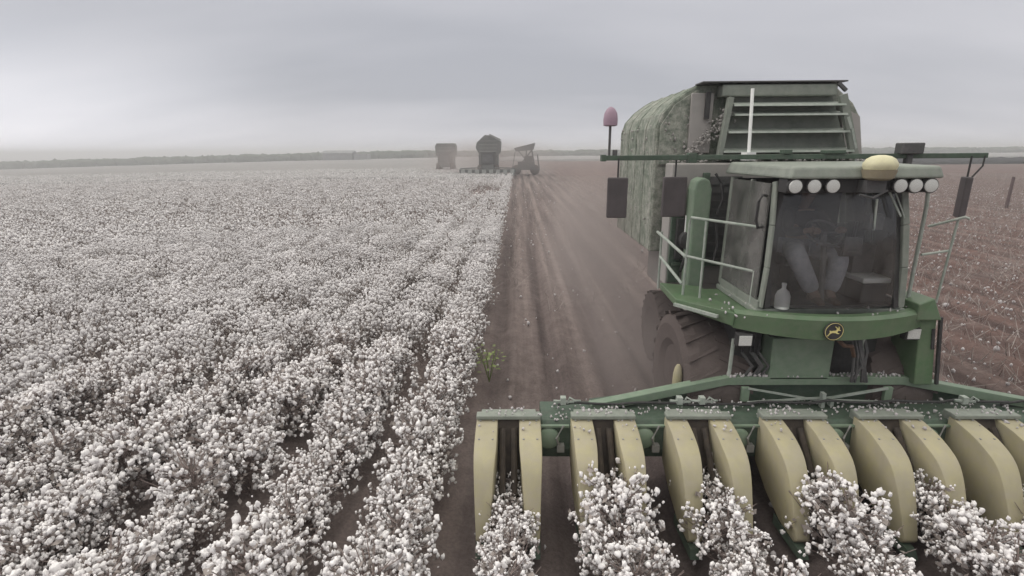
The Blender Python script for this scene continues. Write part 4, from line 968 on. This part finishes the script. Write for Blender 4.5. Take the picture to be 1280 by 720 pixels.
# ------------------------------------------------------------------ far machines
def far_stripper(x, y, w, ztop, zbot, d, header, label, tilt):
    r_ = empty('cotton_stripper', (x, y, 0)); tag(r_, label, 'cotton stripper', 'cotton strippers working far down the field')
    b = MB(); hw = w / 2
    if tilt: pr = [(x - hw * .72, zbot), (x - hw, zbot + .35 * (ztop - zbot)), (x - hw * .9, zbot + .62 * (ztop - zbot)), (x - hw * .25, ztop), (x + hw * .15, ztop - .1), (x + hw, ztop - .9), (x + hw * .95, zbot + .3), (x + hw * .8, zbot)]
    else: pr = [(x - hw * .95, zbot), (x - hw, ztop - .5), (x - hw * .85, ztop), (x + hw * .85, ztop), (x + hw, ztop - .5), (x + hw * .95, zbot)]
    b.prism_y(pr, y + .5, y + .5 + d); bo = b.build('basket', M['far_green'], r_, bevel=.05)
    rbb = MB()
    for k in range(4): rbb.box(x - hw * .7, x + hw * .7, y + .42, y + .49, zbot + .4 + k * .5, zbot + .47 + k * .5)
    if tilt: rbb.bar((x + hw * .1, y + .40, ztop + .05), (x + hw * 1.0, y + .40, ztop - .75), .12, .2)
    rbb.build('slat', M['grey'], bo)
    c = MB(); c.box(x - .95, x + .95, y - 1.3, y + .45, 1.9, 3.5); c.box(x - 1.05, x + 1.05, y - 1.45, y + .5, 3.5, 3.68); co = c.build('cab', M['screen'], r_, bevel=.05)
    wn = MB(); wn.box(x - .78, x + .78, y - 1.33, y - 1.302, 2.15, 3.35); wn.build('windshield', M['windshield'], co)
    e = MB(); e.box(x - 1.45, x + 1.45, y + .5, y + 3.4, 1.2, max(zbot, 2.2)); e.box(x - .8, x + .8, y - 1.2, y + .5, 1.0, 1.9); e.build('body', M['far_green'], r_, bevel=.05)
    for sx in (-1, 1):
        for yy, rr in ((y - .2, .9), (y + 3, .65)):
            t = MB(); t.lathe((x + sx * 1.25, yy, rr), (1, 0, 0), [(-.3, rr * .5), (-.32, rr * .9), (-.2, rr), (.2, rr), (.32, rr * .9), (.3, rr * .5)], 20); t.build('wheel', M['tyre'], r_)
    if header:
        h = MB(); h.box(x - 4.1, x + 4.1, y - 2.2, y - 1.7, .75, 1.25); h.bar((x - 4.0, y - 1.9, 1.35), (x, y - 1.9, 1.5), .14); h.bar((x, y - 1.9, 1.5), (x + 4.0, y - 1.9, 1.35), .14)
        ho = h.build('header', M['far_green'], r_)
        for k in range(8):
            q = MB(); xx = x + (k - 3.5) * 1.016; q.hexa([(xx - .3, y - 3.0, .3), (xx + .3, y - 3.0, .3), (xx + .3, y - 2.2, .5), (xx - .3, y - 2.2, .5)], [(xx - .25, y - 2.95, .55), (xx + .25, y - 2.95, .55), (xx + .3, y - 2.2, 1.2), (xx - .3, y - 2.2, 1.2)]); q.build('row_unit', M['far_green'], ho)
    return r_
far_stripper(-4.35, 78, 3.75, 6.1, 3.3, 3.4, True, 'far cotton stripper with raised lopsided basket, middle of the three distant machines', True)
far_stripper(-13.2, 96, 3.7, 5.2, 3.0, 3.2, False, 'boxy far cotton stripper, leftmost of the distant machines', False)
# boll buggy
bx_, by_ = 1.3, 86
bg_ = empty('boll_buggy', (bx_, by_, 0)); tag(bg_, 'open frame boll buggy with tilted mesh bin right of the distant strippers', 'boll buggy')
b = MB(); b.hexa([(bx_ - 1.6, by_ - 1.5, 3.7), (bx_ + 1.2, by_ - 1.5, 3.9), (bx_ + 1.2, by_ + 1.5, 3.9), (bx_ - 1.6, by_ + 1.5, 3.7)], [(bx_ - 1.9, by_ - 1.5, 4.2), (bx_ + 1.5, by_ - 1.5, 5.0), (bx_ + 1.5, by_ + 1.5, 5.0), (bx_ - 1.9, by_ + 1.5, 4.2)]); b.build('bin', M['buggy'], bg_)
b = MB()
for yy in (by_ - 1.4, by_ + 1.4):
    b.bar((bx_ - 1.5, yy, .9), (bx_ + 1.0, yy, 3.9), .14); b.bar((bx_ + 1.3, yy, .9), (bx_ - 1.2, yy, 3.8), .14); b.bar((bx_ + .9, yy, 4.4), (bx_ + 1.5, yy, .9), .16); b.bar((bx_ + .1, yy, 4.4), (bx_ + .1, yy, .9), .12)
    b.bar((bx_ - 2.2, yy, .9), (bx_ + 2.2, yy, .9), .18); b.bar((bx_ - 2.2, yy, .9), (bx_ - 1.7, yy, 3.6), .10); b.bar((bx_ + 2.2, yy, .9), (bx_ + 1.9, yy, 3.2), .10)
b.box(bx_ - 1.3, bx_ + 1.4, by_ - 1.3, by_ + 1.3, 1.0, 2.1); b.box(bx_ - .2, bx_ + 1.1, by_ - 1.2, by_ + 1.2, 2.1, 3.0)
b.build('frame', M['buggy'], bg_)
for sx in (-1, 1):
    t = MB(); t.lathe((bx_ + sx * 1.5, by_, .8), (0, 1, 0), [(-.3, .4), (-.3, .75), (-.2, .8), (.2, .8), (.3, .75), (.3, .4)], 18); t.build('wheel', M['tyre'], bg_)

# post on the right
mp_ = MB(); mp_.tube([(31.9, 34, -.1), (31.9, 34, 1.0), (31.9, 34, 1.95)], [.10, .09, .08], 8)
po_ = mp_.build('marker_post', M['post'], origin=(31.9, 34, 0)); tag(po_, 'dark upright wooden post in the stubble at the right edge', 'post')

# ------------------------------------------------------------------ horizon: tree lines, barn
def tree_belt(name, p0, p1, h, n, label, zoff=0.0, w=8, mat='tree'):
    p0 = np.array(p0, float); p1 = np.array(p1, float)
    t = rng.uniform(0, 1, n); xy = p0 + (p1 - p0) * t[:, None]; hv = h * (0.96 + 0.04 * np.sin(t * 37) * np.sin(t * 91 + 1)) * rng.uniform(0.9, 1.06, n)
    z0 = terrain(xy[:, 0], xy[:, 1]) + zoff
    P = np.stack([xy[:, 0] + rng.normal(0, w * .2, n), xy[:, 1] + rng.normal(0, w * .4, n), z0 + hv * 0.5], -1)
    Vb, Fb = ICO2; m = len(Vb)
    V = Vb[None] * (1 + rng.normal(0, .16, (n, m, 1))) * np.stack([rng.uniform(2.5, 6, n), rng.uniform(2, 4, n), hv * .55], -1)[:, None] + P[:, None]
    F = Fb[None] + (np.arange(n) * m)[:, None, None]
    o = bpy.data.objects.new(name, np_mesh(name, V.reshape(-1, 3), F.reshape(-1, 3), M[mat])); col.objects.link(o)
    return tag(o, label, 'trees', kind='stuff')
tree_belt('tree_line', (-420, 290), (-40, 305), 4.3, 1300, 'low dark belt of trees along the left horizon')
tree_belt('tree_line', (-40, 330), (480, 330), 3.8, 820, 'thin hazy belt of trees along the right horizon')
tree_belt('hedge_row', (44, 128), (260, 132), 1.3, 900, 'dark low hedge between stubble and pale cotton at right', w=2, mat='hedge')
# farmstead on the horizon
fx, fy = -90, 270
fb_ = MB(); fb_.box(fx - 10, fx + 5, fy, fy + 8, -1.5, 3.2); fb_.prism_x([(fy - .6, 3.2), (fy + 8.6, 3.2), (fy + 4, 4.6)], fx - 10.5, fx + 5.5); fb_.box(fx + 6, fx + 13, fy, fy + 6, -1.5, 2.8)
fo_ = fb_.build('barn', M['barn'], origin=(fx, fy, 0)); tag(fo_, 'tiny grey farm shed on the horizon left of the far machines', 'barn')

# ------------------------------------------------------------------ air: haze and machine dust
def vol_box(name, x0, x1, y0, y1, z0, z1, dens, colr, label, aniso=0.2):
    b = MB(); b.box(x0, x1, y0, y1, z0, z1); o = b.build(name, None)
    m = bpy.data.materials.new(name + '_air'); m.use_nodes = True; t = m.node_tree; t.nodes.clear()
    oo = nd(t, 'ShaderNodeOutputMaterial'); v = nd(t, 'ShaderNodeVolumePrincipled'); v.inputs['Density'].default_value = dens; v.inputs['Color'].default_value = (*colr, 1); v.inputs['Anisotropy'].default_value = aniso
    t.links.new(v.outputs[0], oo.inputs['Volume']); o.data.materials.append(m)
    return tag(o, label, 'haze', kind='stuff')
vol_box('haze', -2600, 2600, -50, 3050, -11, 9, 0.0022, (0.95, 0.94, 0.96), 'thin pale haze over the whole cotton field')

def dust(name, c, r, dens, label):
    Vb, Fb = ICO3; V = Vb * np.array(r) + 0
    o = bpy.data.objects.new(name, np_mesh(name, V, Fb, None or bpy.data.materials.new(name + '_mat'), True)); col.objects.link(o); o.location = c
    m = o.data.materials[0]; m.use_nodes = True; t = m.node_tree; t.nodes.clear()
    oo = nd(t, 'ShaderNodeOutputMaterial'); v = nd(t, 'ShaderNodeVolumePrincipled'); v.inputs['Density'].default_value = dens; v.inputs['Color'].default_value = (0.72, 0.62, 0.60, 1); v.inputs['Anisotropy'].default_value = 0.1
    co = nd(t, 'ShaderNodeTexCoord'); sc2 = nd(t, 'ShaderNodeVectorMath', operation='DIVIDE'); t.links.new(co.outputs['Object'], sc2.inputs[0]); sc2.inputs[1].default_value = r
    ln = nd(t, 'ShaderNodeVectorMath', operation='LENGTH'); t.links.new(sc2.outputs[0], ln.inputs[0])
    mr = nd(t, 'ShaderNodeMapRange'); mr.interpolation_type = 'SMOOTHSTEP'; t.links.new(ln.outputs['Value'], mr.inputs[0]); mr.inputs[1].default_value = 1.0; mr.inputs[2].default_value = 0.1; mr.inputs[3].default_value = 0; mr.inputs[4].default_value = dens * 1.7
    t.links.new(mr.outputs[0], v.inputs['Density'])
    t.links.new(v.outputs[0], oo.inputs['Volume'])
    return tag(o, label, 'dust', kind='stuff')
dust('dust_cloud', (2.6, 10.2, 1.7), (2.8, 4.6, 2.2), 0.045, 'brown dust cloud drifting behind the left side of the big machine')

dust('dust_cloud', (1.5, 10.4, 2.1), (1.3, 3.9, 2.0), 0.22, 'pale dust puff beside the rear left corner of the big machine')
dust('dust_cloud', (-4.0, 84, 2.6), (15, 12, 4.2), 0.05, 'thin dust hanging round the three far machines')

dust('dust_cloud', (1.8, 7.4, 0.75), (1.2, 2.6, 1.3), 0.24, 'low brown dust kicked up around the left front wheel')
